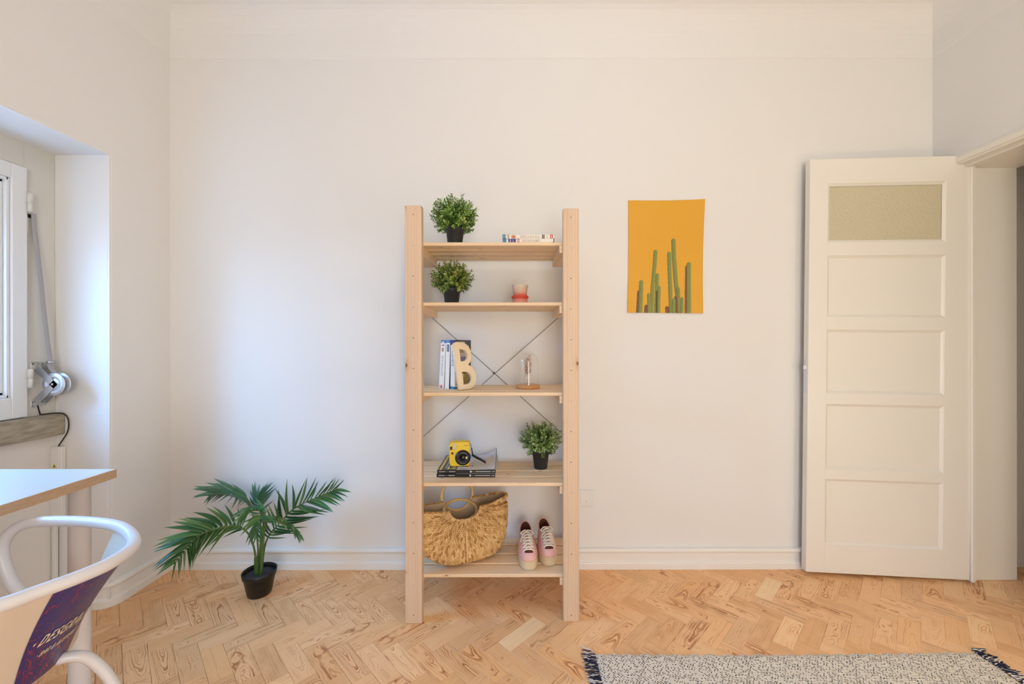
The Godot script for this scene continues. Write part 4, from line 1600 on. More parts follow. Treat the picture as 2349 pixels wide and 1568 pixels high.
func build_standing_books() -> void:
	var y0: float = SH[2]
	# direction of the covers in plan: away from the spine
	var a := atan2(0.057, 0.11)
	var dirc := Vector3(sin(a), 0, -cos(a))
	var wdir := Vector3(cos(a), 0, sin(a))
	var grp := "guidebooks standing beside the wooden letter"
	var white := c8(238, 234, 228)
	var spec := [
		[P(1012, 890, 1.86), 0.0275, 0.221, 0.060, "white guidebook with a red square at the foot of its spine, standing leftmost", [[0.0, 0.0, 1.0, 0.055, c8(60, 90, 150)], [0.2, 0.02, 0.8, 0.06, c8(170, 200, 235)], [0.25, 0.09, 0.75, 0.12, c8(150, 110, 120)], [0.3, 0.16, 0.7, 0.24, c8(175, 130, 90)], [0.22, 0.93, 0.72, 0.985, c8(205, 40, 50)], [0.36, 0.945, 0.58, 0.97, c8(240, 210, 210)]], "NEW ENGLAND", c8(120, 122, 140)],
		[P(1025, 893, 1.845), 0.024, 0.222, 0.036, "white guidebook with a dark photo on its spine, standing in the middle", [[0.0, 0.0, 1.0, 0.06, c8(92, 130, 205)], [0.3, 0.09, 0.85, 0.24, c8(96, 98, 130)], [0.4, 0.1, 0.55, 0.22, c8(190, 190, 215)]], "", c8(110, 120, 160)],
		[P(1038, 893, 1.832), 0.025, 0.221, 0.012, "guidebook with blue letters on its spine, standing rightmost behind the wooden letter", [[0.0, 0.0, 1.0, 0.10, c8(52, 48, 110)], [0.0, 0.95, 1.0, 1.0, c8(30, 120, 165)], [0.1, 0.92, 0.3, 0.94, c8(225, 170, 165)]], "CANADÁ", c8(60, 110, 190)]]
	for k in 3:
		var q = spec[k]
		var foot: Vector3 = q[0]
		foot.y = y0
		var lean: float = q[3]
		var t := thing("guidebook", q[4], "book", foot, 0.0, grp)
		var up := (Vector3.UP + wdir * lean).normalized()
		var wd := (wdir - up * wdir.dot(up)).normalized()
		t.basis = Basis(wd, up, wd.cross(up))
		# local: x across the spine, y up, +z the spine's outside
		var w: float = q[1]
		var h: float = q[2]
		var dep := 0.125
		var st := mk()
		for s in [-1.0, 1.0]:
			box(st, Vector3(s * (w / 2 - 0.0006), h / 2, -dep / 2), Vector3(0.0012, h, dep), 0.0004)
		var cov: Material = mat(44, 44, 84, 0.45) if k == 2 else mat(40, 40, 46, 0.45) if k == 1 else M.paper
		put("cover", fin(st), cov, t)
		st = mk()
		var rows := []
		for e in [[-0.5, 0.0], [-0.3, 0.0012], [0.3, 0.0012], [0.5, 0.0]]:
			rows.append([Vector3(e[0] * w, 0, e[1]), Vector3(e[0] * w, h, e[1])])
		grid(st, rows, false, false, true)
		var tx := print_tex(32, 256, white, q[5], [[0.35, 0.1, 0.85, 0.23, c8(70, 70, 100), c8(170, 170, 200), 0.2, 3]] if k == 1 else [])
		# the grid's u runs up the spine: turn the print with its own uv
		put("spine", spine_mesh(w, h), mat(255, 255, 255, 0.42, {"albedo_texture": tx}), t)
		st = mk()
		box(st, Vector3(0, h / 2, -dep / 2 - 0.001), Vector3(w - 0.0026, h - 0.004, dep - 0.004), 0.0003)
		put("pages", fin(st), M.paper, t)
		if q[6]:
			var tt := text(q[6], 0.0125 if k == 0 else 0.016, mat(q[7].r8, q[7].g8, q[7].b8, 0.6), t, Vector3(0, h * (0.47 if k == 0 else 0.62), 0.0014), Basis(Vector3(0, 0, 1), -PI / 2), "Droid Serif", 400)
			tt.scale = Vector3(1, 1, 1)
		if k == 2:
			# front cover of the rightmost book: title, skyline picture, bar
			st = mk()
			var x := w / 2 + 0.0003
			poly(st, [Vector3(x, 0, 0), Vector3(x, 0, -dep), Vector3(x, h, -dep), Vector3(x, h, 0)], Vector3(1, 0, 0), [Vector2(0, 1), Vector2(1, 1), Vector2(1, 0), Vector2(0, 0)])
			var ct := print_tex(128, 224, c8(226, 208, 186), [[0, 0, 1, 0.03, c8(24, 30, 62)], [0.6, 0.02, 1, 0.12, c8(70, 80, 96)], [0, 0.27, 0.88, 0.34, c8(206, 190, 190)], [0.88, 0.1, 1.0, 0.62, c8(64, 62, 34)], [0.0, 0.96, 1, 1, c8(28, 110, 150)]], [[0.0, 0.34, 0.88, 0.42, c8(120, 114, 170), c8(160, 150, 190), 0.08, 1], [0.0, 0.42, 0.88, 0.55, c8(120, 130, 125), c8(190, 190, 180), 0.12, 2], [0.0, 0.55, 1.0, 0.7, c8(70, 64, 30), c8(120, 104, 60), 0.15, 4], [0.1, 0.78, 0.5, 0.93, c8(60, 48, 26), c8(150, 120, 70), 0.2, 5], [0.55, 0.7, 1.0, 0.92, c8(110, 96, 40), c8(190, 170, 110), 0.16, 6]])
			put("cover_print", fin(st), mat(255, 255, 255, 0.4, {"albedo_texture": ct}), t)
			text("CANADÁ", 0.026, mat(72, 66, 62, 0.5), t, Vector3(x + 0.0004, h * 0.78, -dep * 0.5), Basis(Vector3.UP, PI / 2), "Droid Serif", 400)

func spine_mesh(w: float, h: float) -> ArrayMesh:
	var st := mk()
	var e := [[-0.5, 0.0], [-0.3, 0.0012], [0.3, 0.0012], [0.5, 0.0]]
	for k in 3:
		var a = e[k]
		var b = e[k + 1]
		poly(st, [Vector3(a[0] * w, 0, a[1]), Vector3(b[0] * w, 0, b[1]), Vector3(b[0] * w, h, b[1]), Vector3(a[0] * w, h, a[1])], Vector3(0, 0, 1), [Vector2(a[0] + 0.5, 1), Vector2(b[0] + 0.5, 1), Vector2(b[0] + 0.5, 0), Vector2(a[0] + 0.5, 0)])
	return fin(st)

func build_letter() -> void:
	# capital B cut from a thick board, leaning against the books
	var o := P(1049, 893, 1.78)
	o.y = SH[2] + 0.0005
	var e1 := Vector3(0.707, 0, -0.707)
	var nrm := Vector3(0.707, 0, 0.707)
	var al := deg_to_rad(11.5)
	var e2 := (Vector3.UP * cos(al) - nrm * sin(al)).normalized()
	var e3 := e1.cross(e2).normalized()
	if e3.dot(nrm) < 0.0:
		e3 = -e3
	var H := 0.212
	var pts := PackedVector2Array()
	pts.append(Vector2(0, 0))
	var lobe := func(cx: float, cy: float, rx: float, ry: float, a0: float, a1: float, n: int) -> void:
		for k in n + 1:
			var a := lerpf(a0, a1, float(k) / n)
			pts.append(Vector2(cx + rx * cos(a), cy + ry * sin(a)))
	lobe.call(0.052, 0.0555, 0.053, 0.0555, -PI / 2, PI * 0.40, 16)
	lobe.call(0.046, 0.158, 0.047, 0.054, -PI * 0.36, PI / 2, 16)
	pts.append(Vector2(0.008, H))
	pts.append(Vector2(0.0, H - 0.008))
	var h1 := PackedVector2Array()
	var h2 := PackedVector2Array()
	h1.append(Vector2(0.03, 0.036))
	for k in 13:
		var a := lerpf(-PI / 2, PI / 2, k / 12.0)
		h1.append(Vector2(0.046 + 0.034 * cos(a), 0.050 + 0.029 * sin(a)))
	h1[0] = Vector2(0.028, 0.021)
	h1.append(Vector2(0.028, 0.079))
	h2.append(Vector2(0.028, 0.126))
	for k in 13:
		var a := lerpf(-PI / 2, PI / 2, k / 12.0)
		h2.append(Vector2(0.043 + 0.028 * cos(a), 0.1535 + 0.0275 * sin(a)))
	h2.append(Vector2(0.028, 0.181))
	var th := 0.013
	# faces: the outline bridged to the two holes
	var outl := PackedVector2Array()
	outl.append_array(pts)
	var st := mk()
	extrude(st, Vector3.ZERO, e1, e2, e3 * th, pts, [h1, h2])
	var joined := bridge(bridge(pts, h1), h2)
	var tri := Geometry2D.triangulate_polygon(joined)
	for k in range(0, tri.size(), 3):
		var f := []
		var b := []
		for j in 3:
			var p := joined[tri[k + j]]
			f.append(e1 * p.x + e2 * p.y + e3 * th)
			b.append(e1 * p.x + e2 * p.y)
		poly(st, f, e3)
		poly(st, b, -e3)
	var m := put("wooden_letter", fin(st), mat(240, 222, 190, 0.5))
	m.position = o
	tag(m, "cream wooden capital letter B leaning against the standing guidebooks", "letter")

# joins a hole to an outline with a cut, so that it can be triangulated
func bridge(outer: PackedVector2Array, hole: PackedVector2Array) -> PackedVector2Array:
	var bi := 0
	var bj := 0
	var best := 1e9
	for i in outer.size():
		for j in hole.size():
			var d := outer[i].distance_squared_to(hole[j])
			if d < best:
				best = d
				bi = i
				bj = j
	var hl := hole.duplicate()
	if Geometry2D.is_polygon_clockwise(hl) == Geometry2D.is_polygon_clockwise(outer):
		hl.reverse()
		bj = hl.size() - 1 - bj
	var out := PackedVector2Array()
	for i in outer.size():
		out.append(outer[i])
		if i == bi:
			for k in hl.size() + 1:
				out.append(hl[(bj + k) % hl.size()] + (Vector2(0.00002, 0.00001) if k == hl.size() else Vector2.ZERO))
			out.append(outer[i] + Vector2(0.00002, 0.00002))
	return out

func build_dome() -> void:
	var at := P(1211, 890, 1.862) * Vector3(1, 0, 1) + Vector3(0, SH[2], 0)
	var t := thing("glass_dome", "glass dome with dried flowers on a round wooden base", "glass dome", at)
	var st := mk()
	lathe(st, Vector3.ZERO, [Vector2(0, 0), Vector2(0.053, 0), Vector2(0.0545, 0.002), Vector2(0.0545, 0.0145), Vector2(0.053, 0.0165), Vector2(0, 0.0165)], 40)
	put("base", fin(st), mat(206, 150, 92, 0.5), t)
	st = mk()
	var pr := []
	for s in [0, 1]:
		var seg := []
		var rr = 0.0455 - s * 0.0018
		seg.append(Vector2(rr, 0.0168))
		seg.append(Vector2(rr, 0.115 + s * 0.0))
		for k in 9:
			var a := PI / 2 * (k + 1) / 9.0
			seg.append(Vector2(maxf(rr * cos(a), 0.0), 0.122 + (0.047 - s * 0.0018) * sin(a)))
		if s == 1:
			seg.reverse()
		pr += seg
	lathe(st, Vector3.ZERO, pr, 40)
	var gm := mat(255, 255, 255, 0.02, {"transparency": BaseMaterial3D.TRANSPARENCY_ALPHA})
	gm.albedo_color.a = 0.03
	gm.metallic_specular = 0.42
	put("dome", fin(st), gm, t)
	# dried sprays: thin stems with small buds
	var r := RandomNumberGenerator.new()
	r.seed = 41
	var tones := [mat(196, 124, 82, 0.8), mat(176, 112, 84, 0.8), mat(214, 160, 118, 0.8), mat(150, 128, 92, 0.8)]
	for k in 9:
		st = mk()
		var a := r.randf() * TAU
		var hgt := r.randf_range(0.06, 0.125) if k > 3 else r.randf_range(0.115, 0.14)
		var rad := r.randf_range(0.006, 0.03)
		var tip := Vector3(cos(a) * rad, 0.0165 + hgt, sin(a) * rad)
		var path := smooth_path([Vector3(r.randf_range(-0.005, 0.005), 0.0165, r.randf_range(-0.005, 0.005)), Vector3(tip.x * 0.3, 0.0165 + hgt * 0.5, tip.z * 0.3), tip], 5)
		tube(st, path, 0.0008, 5)
		for j in 20:
			var f := r.randf_range(0.4, 1.0) * (path.size() - 1)
			var p: Vector3 = path[mini(int(f), path.size() - 2)]
			var q := p + Vector3(r.randf_range(-1, 1), r.randf_range(0.2, 1.0), r.randf_range(-1, 1)) * 0.013
			if Vector2(q.x, q.z).length() > 0.036:
				continue
			tube(st, [p, q], 0.0004, 4, false, false)
			lathe(st, q, [Vector2(0, -0.0016), Vector2(0.0017, -0.0004), Vector2(0.0013, 0.0012), Vector2(0, 0.002)], 6)
		put("dried_stem", fin(st), tones[k % 4], t)

func build_magazines() -> void:
	var x0 := P(1001, 1094, 1.7725).x
	var x1 := P(1135.5, 1094, 1.7725).x
	var w := x1 - x0
	var cx := (x0 + x1) / 2
	var y: float = SH[1]
	var dep := 0.235
	for k in 2:
		var t := thing("magazine", ["magazine with a black spine lying undermost below the yellow camera", "magazine with a curling cover directly under the yellow camera"][k], "magazine", Vector3(cx + k * 0.002, y + k * 0.0158, -1.7745 - k * 0.004), -0.005 + k * 0.012, "magazines lying under the yellow camera")
		var th := 0.0148
		var st := mk()
		box(st, Vector3(0, th / 2, -dep / 2), Vector3(w - 0.002, th - 0.0016, dep - 0.002), 0.0006)
		put("pages", fin(st), mat(226, 220, 212, 0.6), t)
		st = mk()
		box(st, Vector3(0, th / 2, 0.0), Vector3(w, th, 0.0016), 0.0006)
		var sp := put("spine", fin(st), mat(24, 24, 26, 0.35), t)
		st = mk()
		for q in 11:
			var dx := w * (0.165 + q * 0.0235)
			lathe(st, Vector3(dx, th / 2, 0.0009), [Vector2(0.0022, 0), Vector2(0, 0.0003)], 8, [], Basis(Vector3.RIGHT, PI / 2))
		lathe(st, Vector3(w * 0.075, th / 2, 0.0009), [Vector2(0.0042, 0), Vector2(0.003, 0.0002), Vector2(0, 0.0003)], 12, [], Basis(Vector3.RIGHT, PI / 2))
		put("spine_dots", fin(st), mat(226, 224, 220, 0.5), sp)
		st = mk()
		for q in [[-0.47, -0.36, 0.0032], [-0.345, -0.32, 0.001], [-0.30, -0.19, 0.0034], [0.105, 0.135, 0.0012], [0.42, 0.44, 0.0012], [0.445, 0.488, 0.003]]:
			var n := 7 if q[1] - q[0] > 0.05 else 3
			for j in n:
				var u: float = lerpf(q[0], q[1], (j + 0.5) / n) * w
				box(st, Vector3(u, th / 2, 0.0010), Vector3((q[1] - q[0]) * w / n * 0.72, q[2], 0.0004), 0.0)
		put("spine_print", fin(st), mat(206, 204, 200, 0.5), sp)
		# front cover, the upper one curling up at its right end
		st = mk()
		var rows := []
		for j in 11:
			var row := []
			for i in 21:
				var u := i / 20.0
				var v := j / 10.0
				var lift := 0.0
				if k == 1:
					lift = 0.034 * pow(maxf(u - 0.55, 0.0) / 0.45, 2.2) * (0.12 + 0.88 * v)
				row.append(Vector3((u - 0.5) * (w - 0.001) - lift * 0.12, th + lift, -v * dep))
			rows.append(row)
		grid(st, rows)
		var im := print_tex(256, 240, c8(196, 190, 184), [[0, 0, 0.33, 1, c8(38, 38, 42)], [0.035, 0.05, 0.075, 1.0, c8(228, 190, 62)]], [[0.33, 0, 1, 1, c8(176, 184, 200), c8(236, 214, 196), 0.03, 7], [0.35, 0.0, 0.62, 0.22, c8(120, 170, 220), c8(180, 208, 232), 0.05, 8], [0.55, 0.3, 0.95, 0.9, c8(188, 168, 140), c8(210, 205, 196), 0.06, 10]])
		var im2 := im.get_image()
		for q in [[0.12, 0.2, 0.145, 0.9, c8(168, 160, 170)], [0.165, 0.25, 0.185, 0.85, c8(200, 196, 200)], [0.16, 0.86, 0.2, 0.95, c8(226, 205, 80)], [0.22, 0.7, 0.235, 0.95, c8(226, 190, 62)], [0.25, 0.68, 0.262, 0.95, c8(230, 225, 220)], [0.275, 0.7, 0.287, 0.95, c8(230, 225, 220)], [0.30, 0.68, 0.31, 0.95, c8(226, 190, 62)], [0.63, 0.88, 0.70, 0.97, c8(236, 190, 70)], [0.45, 0.72, 0.6, 0.8, c8(120, 90, 70)], [0.5, 0.73, 0.57, 0.79, c8(236, 160, 110)], [0.99, 0.0, 1.0, 1.0, c8(50, 55, 66)], [0.3, 0.0, 1.0, 0.015, c8(50, 55, 66)]]:
			im2.fill_rect(Rect2i(int(q[0] * 256), int(q[1] * 240), maxi(1, int((q[2] - q[0]) * 256)), maxi(1, int((q[3] - q[1]) * 240))), q[4])
		im2.flip_y()
		put("cover", fin(st), mat(255, 255, 255, 0.3, {"albedo_texture": ImageTexture.create_from_image(im2)}), t)
		if k == 1:
			st = mk()
			for j in 5:
				var rr := []
				for a in rows:
					var ln: Array = []
					for i in range(11, 21):
						var p: Vector3 = a[i]
						var f := (i - 10) / 10.0
						ln.append(Vector3(p.x, lerpf(th - 0.002, p.y, 1.0 - (j + 1) * 0.14 * f), p.z))
					rr.append(ln)
				grid(st, rr)
			put("loose_leaves", fin(st), mat(222, 216, 208, 0.6), t)

func build_camera_thing() -> void:
	var y: float = SH[1] + 0.0158 + 0.0152
	var at := P(1054.5, 1064, 1.845)
	at.y = y
	var t := thing("instant_camera", "yellow instant camera with a black round lens standing on magazines", "camera", at, 0.10)
	var yel := mat(232, 196, 30, 0.28)
	var st := mk()
	var rows := []
	# rounded body, slightly bulging at the front
	var W := 0.047
	var H := 0.112
	for q in [[-0.021, 0.93], [-0.019, 0.985], [-0.012, 1.0], [0.010, 1.0], [0.017, 0.985], [0.0205, 0.94]]:
		var row := []
		for k in 48:
			var a := TAU * (k + 0.5) / 48
			var ex := 0.28
			row.append(Vector3(W * q[1] * signf(cos(a)) * pow(absf(cos(a)), ex), H / 2 + H / 2 * (1.0 - (1.0 - q[1]) * 0.6) * signf(sin(a)) * pow(absf(sin(a)), ex), q[0]))
		rows.append(row)
	grid(st, rows, true)
	poly(st, rows[5], Vector3(0, 0, 1))
	poly(st, rows[0], Vector3(0, 0, -1))
	put("body", fin(st), yel, t)
	st = mk()
	box(st, Vector3(0, H / 2 + 0.002, -0.027), Vector3(0.090, H - 0.016, 0.014), 0.005)
	put("back", fin(st), M.black_plastic, t, "black back of the camera")
	var lx := 0.0145
	var ly := 0.040
	st = mk()
	lathe(st, Vector3(lx, ly, 0.020), [Vector2(0.0345, -0.003), Vector2(0.0345, 0.004), Vector2(0.033, 0.0075), Vector2(0.030, 0.008), Vector2(0.029, 0.013), Vector2(0.027, 0.0145), Vector2(0.019, 0.0145), Vector2(0.017, 0.012), Vector2(0.013, 0.0105), Vector2(0.0125, 0.009), Vector2(0.0, 0.0095)], 44, [], Basis(Vector3.RIGHT, PI / 2))
	put("lens_ring", fin(st), M.black_plastic, t)
	st = mk()
	lathe(st, Vector3(lx, ly, 0.0295), [Vector2(0.012, 0), Vector2(0.008, 0.002), Vector2(0, 0.0027)], 24, [], Basis(Vector3.RIGHT, PI / 2))
	put("lens_glass", fin(st), mat(14, 14, 18, 0.08), t)
	st = mk()
	box(st, Vector3(lx + 0.0165, ly + 0.003, 0.0345), Vector3(0.008, 0.010, 0.0012), 0.0004)
	put("selfie_mirror", fin(st), mat(226, 214, 170, 0.3), t)
	# marks engraved on the ring
	st = mk()
	for s in [0, 1]:
		var arc := []
		for k in 9:
			var a = lerpf(0.32, 0.68, k / 8.0) * PI + s * PI
			arc.append(Vector3(lx + cos(a) * 0.023, ly + sin(a) * 0.023, 0.0347))
		tube(st, arc, 0.00045, 5)
	put("ring_marks", fin(st), mat(150, 146, 120, 0.4), t)
	st = mk()
	box(st, Vector3(-0.0225, 0.0905, 0.0207), Vector3(0.0125, 0.030, 0.002), 0.001)
	put("flash", fin(st), mat(196, 190, 178, 0.15), t)
	st = mk()
	box(st, Vector3(-0.0375, 0.0835, 0.0200), Vector3(0.0095, 0.0155, 0.003), 0.001)
	put("viewfinder", fin(st), mat(20, 20, 16, 0.12), t)
	st = mk()
	lathe(st, Vector3(-0.0325, 0.060, 0.0195), [Vector2(0.0058, 0), Vector2(0.0056, 0.0018), Vector2(0.004, 0.0022), Vector2(0.0035, 0.0012), Vector2(0, 0.0012)], 20, [], Basis(Vector3.RIGHT, PI / 2))
	put("shutter_button", fin(st), mat(112, 80, 34, 0.3), t)
	st = mk()
	disc(st, Vector3(-0.010, 0.0905, 0.0208), 0.0016, Vector3(0, 0, 1), 12)
	put("sensor_dot", fin(st), M.dark, t)
	text("instax", 0.008, mat(130, 118, 40, 0.5), t, Vector3(0.029, 0.0945, 0.0205), Basis.IDENTITY)
	# wrist strap: hangs from a lug on the right side and lies out on the magazine
	st = mk()
	var rel := func(px: float, py: float, d: float) -> Vector3:
		return t.transform.affine_inverse() * P(px, py, d)
	tube(st, smooth_path([rel.call(1079, 1016, 1.85), rel.call(1080.5, 1024, 1.848), rel.call(1082, 1031, 1.846)], 5), 0.0012, 6)
	tube(st, smooth_path([rel.call(1081.5, 1027, 1.846), rel.call(1083, 1036, 1.843), rel.call(1085, 1043, 1.84)], 5), 0.0026, 8)
	put("strap_cord", fin(st), M.black_plastic, t)
	st = mk()
	var path := smooth_path([rel.call(1082, 1042, 1.845), rel.call(1090, 1047, 1.84), rel.call(1102, 1053, 1.835), rel.call(1114, 1060, 1.83)], 6)
	rows = []
	for p in path:
		rows.append([p + Vector3(0, 0.0045, 0.004), p + Vector3(0, 0.0058, -0.002), p + Vector3(0, -0.0035, -0.004), p + Vector3(0, -0.0055, 0.002)])
	grid(st, rows, true)
	poly(st, rows[rows.size() - 1], Vector3(1, 0, 0))
	poly(st, rows[0], Vector3(-1, 0, 0))
	put("wrist_strap", fin(st), M.black_plastic, t)

func build_bag() -> void:
	var yaw := deg_to_rad(24.0)
	var at := Vector3(P(1058, 1304, 1.815).x, SH[0], -1.815)
	var t := thing("straw_bag", "half-moon plaited straw bag with round bamboo handles on the lowest shelf", "bag", at, yaw)
	# local axes: x along the bag, y up, z out of the front
	var R := 0.222
	var TOP := 0.232
	var hr := 0.071                       # radius of the handle cut-out
	var mid := Vector2(0.0, TOP + 0.012)     # centre of the fan
	# point of the front face; th runs from PI (left) through the bottom to TAU (right), q from the handle outwards
	var face := func(th: float, q: float, side: float) -> Vector3:
		var c := cos(th)
		var s := sin(th)
		# outer outline: half moon with a flattened foot
		# the left end is rounder, the right end sags into a fuller corner
		var ox := 0.215 * signf(c) * pow(absf(c), 0.86 if c < 0.0 else 0.42)
		var oy := mid.y - (TOP + 0.006) * pow(absf(s), 0.8 if c < 0.0 else 0.5) - 0.002
		if absf(s) < 0.02:
			oy = mid.y - 0.004
		var ix := hr * c
		var iy := mid.y + hr * 0.62 * s
		var x := lerpf(ix, ox, q)
		var y := lerpf(iy, oy, q)
		var f := clampf(y / TOP, 0.0, 1.0)
		var b := lerpf(0.080, 0.060, f) * pow(maxf(1.0 - pow(absf(x) / 0.2155, 2.6), 0.0), 0.5)
		b *= pow(clampf(1.0 - pow(q, 9.0) * clampf(1.0 - f * 1.2, 0.0, 1.0), 0.0, 1.0), 0.5)
		y += 0.016 * pow(absf(x) / 0.215, 2.0) * f
		return Vector3(x, maxf(y, 0.002), side * b)
	# angles spaced evenly along the outline
	var fine := []
	var len_at := [0.0]
	for k in 401:
		fine.append(face.call(PI + PI * k / 400.0, 0.8, 0.0))
		if k:
			len_at.append(len_at[k - 1] + (fine[k] - fine[k - 1]).length())
	var even := func(f: float) -> float:
		var want: float = f * len_at[400]
		for k in 400:
			if len_at[k + 1] >= want:
				return PI + PI * (k + (want - len_at[k]) / maxf(len_at[k + 1] - len_at[k], 1e-6)) / 400.0
		return TAU
	var straw := mat(178, 128, 66, 0.8)
	var nt := 56
	var nq := 16
	for side in [1.0, -1.0]:
		var rows := []
		for i in nt + 1:
			var row := []
			for j in nq + 1:
				row.append(face.call(even.call(i / float(nt)), j / float(nq), side) * Vector3(0.985, 1, 0.95))
			rows.append(row)
		var st := mk()
		grid(st, rows, false, false, side < 0.0)
		put("basket_wall", fin(st), straw, t)
		st = mk()
		var rl := []
		for row in rows:
			var rr := []
			for p in row:
				rr.append(p * Vector3(0.96, 1.0, 0.88) + Vector3(0, 0.002, 0))
			rl.append(rr)
		grid(st, rl, false, false, side > 0.0)
		put("lining", fin(st), mat(198, 172, 140, 0.9), t)
	# plaited strands: knots in rows that fan out from the handle
	var r := RandomNumberGenerator.new()
	r.seed = 77
	var knot := SphereMesh.new()
	knot.radius = 0.5
	knot.height = 1.0
	knot.radial_segments = 8
	knot.rings = 5
	var places := []
	var cols := []
	for side in [1.0, -1.0]:
		var rays := 40
		for i in rays:
			var th: float = even.call((i + 0.5) / rays)
			var tha: float = even.call((i + 1.0) / rays)
			var thb: float = even.call(i / float(rays))
			var q := 0.06
			var k := 0
			var along := 0.0
			while q < 1.0:
				var p: Vector3 = face.call(th, q, side)
				var p2: Vector3 = face.call(th, minf(q + 0.03, 1.0), side)
				var p0: Vector3 = face.call(th, maxf(q - 0.02, 0.0), side)
				var d := (p2 - p0)
				var sp := d.length() / (minf(q + 0.03, 1.0) - maxf(q - 0.02, 0.0))
				d = d.normalized()
				var pa: Vector3 = face.call(tha, q, side)
				var pb: Vector3 = face.call(thb, q, side)
				var wd := clampf((pa - pb).length(), 0.006, 0.02)
				var ac := (pa - pb).normalized()
				var nn := ac.cross(d).normalized()
				if nn.z * side < 0.0:
					nn = -nn
				var sl := 0.42 if k % 2 == 0 else -0.42
				var dd := (d + ac * sl).normalized()
				var aa := nn.cross(dd).normalized()
				var ln := 0.025
				for h in [-1.0, 1.0]:
					var off: Vector3 = ac * wd * 0.24 * h
					var d3: Vector3 = (d + ac * 0.36 * h).normalized()
					var a3 := nn.cross(d3).normalized()
					places.append(Transform3D(Basis(d3 * ln, nn * 0.013, a3 * wd * 0.70), p + off + d * (0.0045 * h) + nn * 0.0005))
					var c := lin(200, 156, 96).lerp(lin(232, 198, 142), r.randf())
					if r.randf() < 0.12:
						c = lin(176, 130, 74)
					cols.append(c)
				q += 0.0175 / maxf(sp, 0.02)
				k += 1
	# gusset along the foot and ends, and the rolled rim
	for i in 90:
		var th: float = even.call((i + 0.5) / 90)
		var e: Vector3 = face.call(th, 1.0, 1.0)
		for j in 3:
			var z := (j - 1.0) * 0.018
			places.append(Transform3D(Basis(Vector3(0.0105, 0, 0), Vector3(0, 0.0105, 0), Vector3(0, 0, 0.02)), Vector3(e.x * 0.985, e.y + 0.004, z)))
			cols.append(lin(190, 140, 78).lerp(lin(216, 172, 110), r.randf()))
	for side in [1.0, -1.0]:
		for end in [PI, TAU]:
			for k in 26:
				var p: Vector3 = face.call(end, k / 25.0, side)
				places.append(Transform3D(Basis(Vector3(0.0095, 0.003, 0), Vector3(-0.002, 0.0105, 0), Vector3(0, 0, 0.0095)), p + Vector3(0, 0.002, 0)))
				cols.append(lin(150, 106, 58).lerp(lin(200, 156, 96), r.randf()))
		for k in 30:   # binding round the handle cut-out
			var th := PI + PI * (k + 0.5) / 30
			var p: Vector3 = face.call(th, 0.01, side)
			places.append(Transform3D(Basis(Vector3(cos(th), sin(th), 0) * 0.017, Vector3(-sin(th), cos(th), 0) * 0.0075, Vector3(0, 0, 0.010)), p))
			cols.append(lin(206, 158, 98).lerp(lin(232, 200, 148), r.randf()))
	many("plaiting", knot, mat(255, 255, 255, 0.75, {"vertex_color_use_as_albedo": true}), t, places, cols)
	# rib down the middle of the front
	var st := mk()
	var rp := []
	for k in 12:
		rp.append(face.call(PI * 1.5 + 0.0001, lerpf(0.2, 0.86, k / 11.0), 1.0) + Vector3(0.0, 0, 0.005))
	tube(st, rp, 0.0055, 8)
	put("middle_rib", fin(st), mat(224, 184, 126, 0.7), t)
	# bamboo rings
	var bam := mat(222, 184, 118, 0.38)
	for side in [1.0, -1.0]:
		var path := []
		var rad := []
		var tilt := deg_to_rad(-74.0) if side > 0.0 else deg_to_rad(-8.0)
		for k in 96:
			var a := TAU * k / 96
			var p := Vector3(cos(a) * 0.073, (sin(a) + 1.0) * 0.073, 0)
			p = Basis(Vector3.RIGHT, tilt) * p
			path.append(p + Vector3(0, mid.y - 0.046, side * 0.058))
			var node := 1.0 - smoothstep(0.0, 0.16, absf(fposmod(a / TAU * 9.0, 1.0) - 0.5))
			rad.append(0.0064 + 0.0022 * node)
		st = mk()
		tube(st, path, rad, 10, true)
		put("handle", fin(st), bam, t)

func build_sneakers() -> void:
	var spec := [["pink lace-up sneaker with a platform rope sole, nearer the straw bag", Vector3(P(1211.5, 1310, 1.72).x, SH[0], -1.722), 0.045, 1.0], ["pink lace-up sneaker with a platform rope sole, nearer the shelf post", Vector3(P(1262.5, 1300, 1.753).x, SH[0], -1.756), 0.085, -1.0]]
	for q in spec:
		sneaker(q[0], q[1], q[2], q[3])

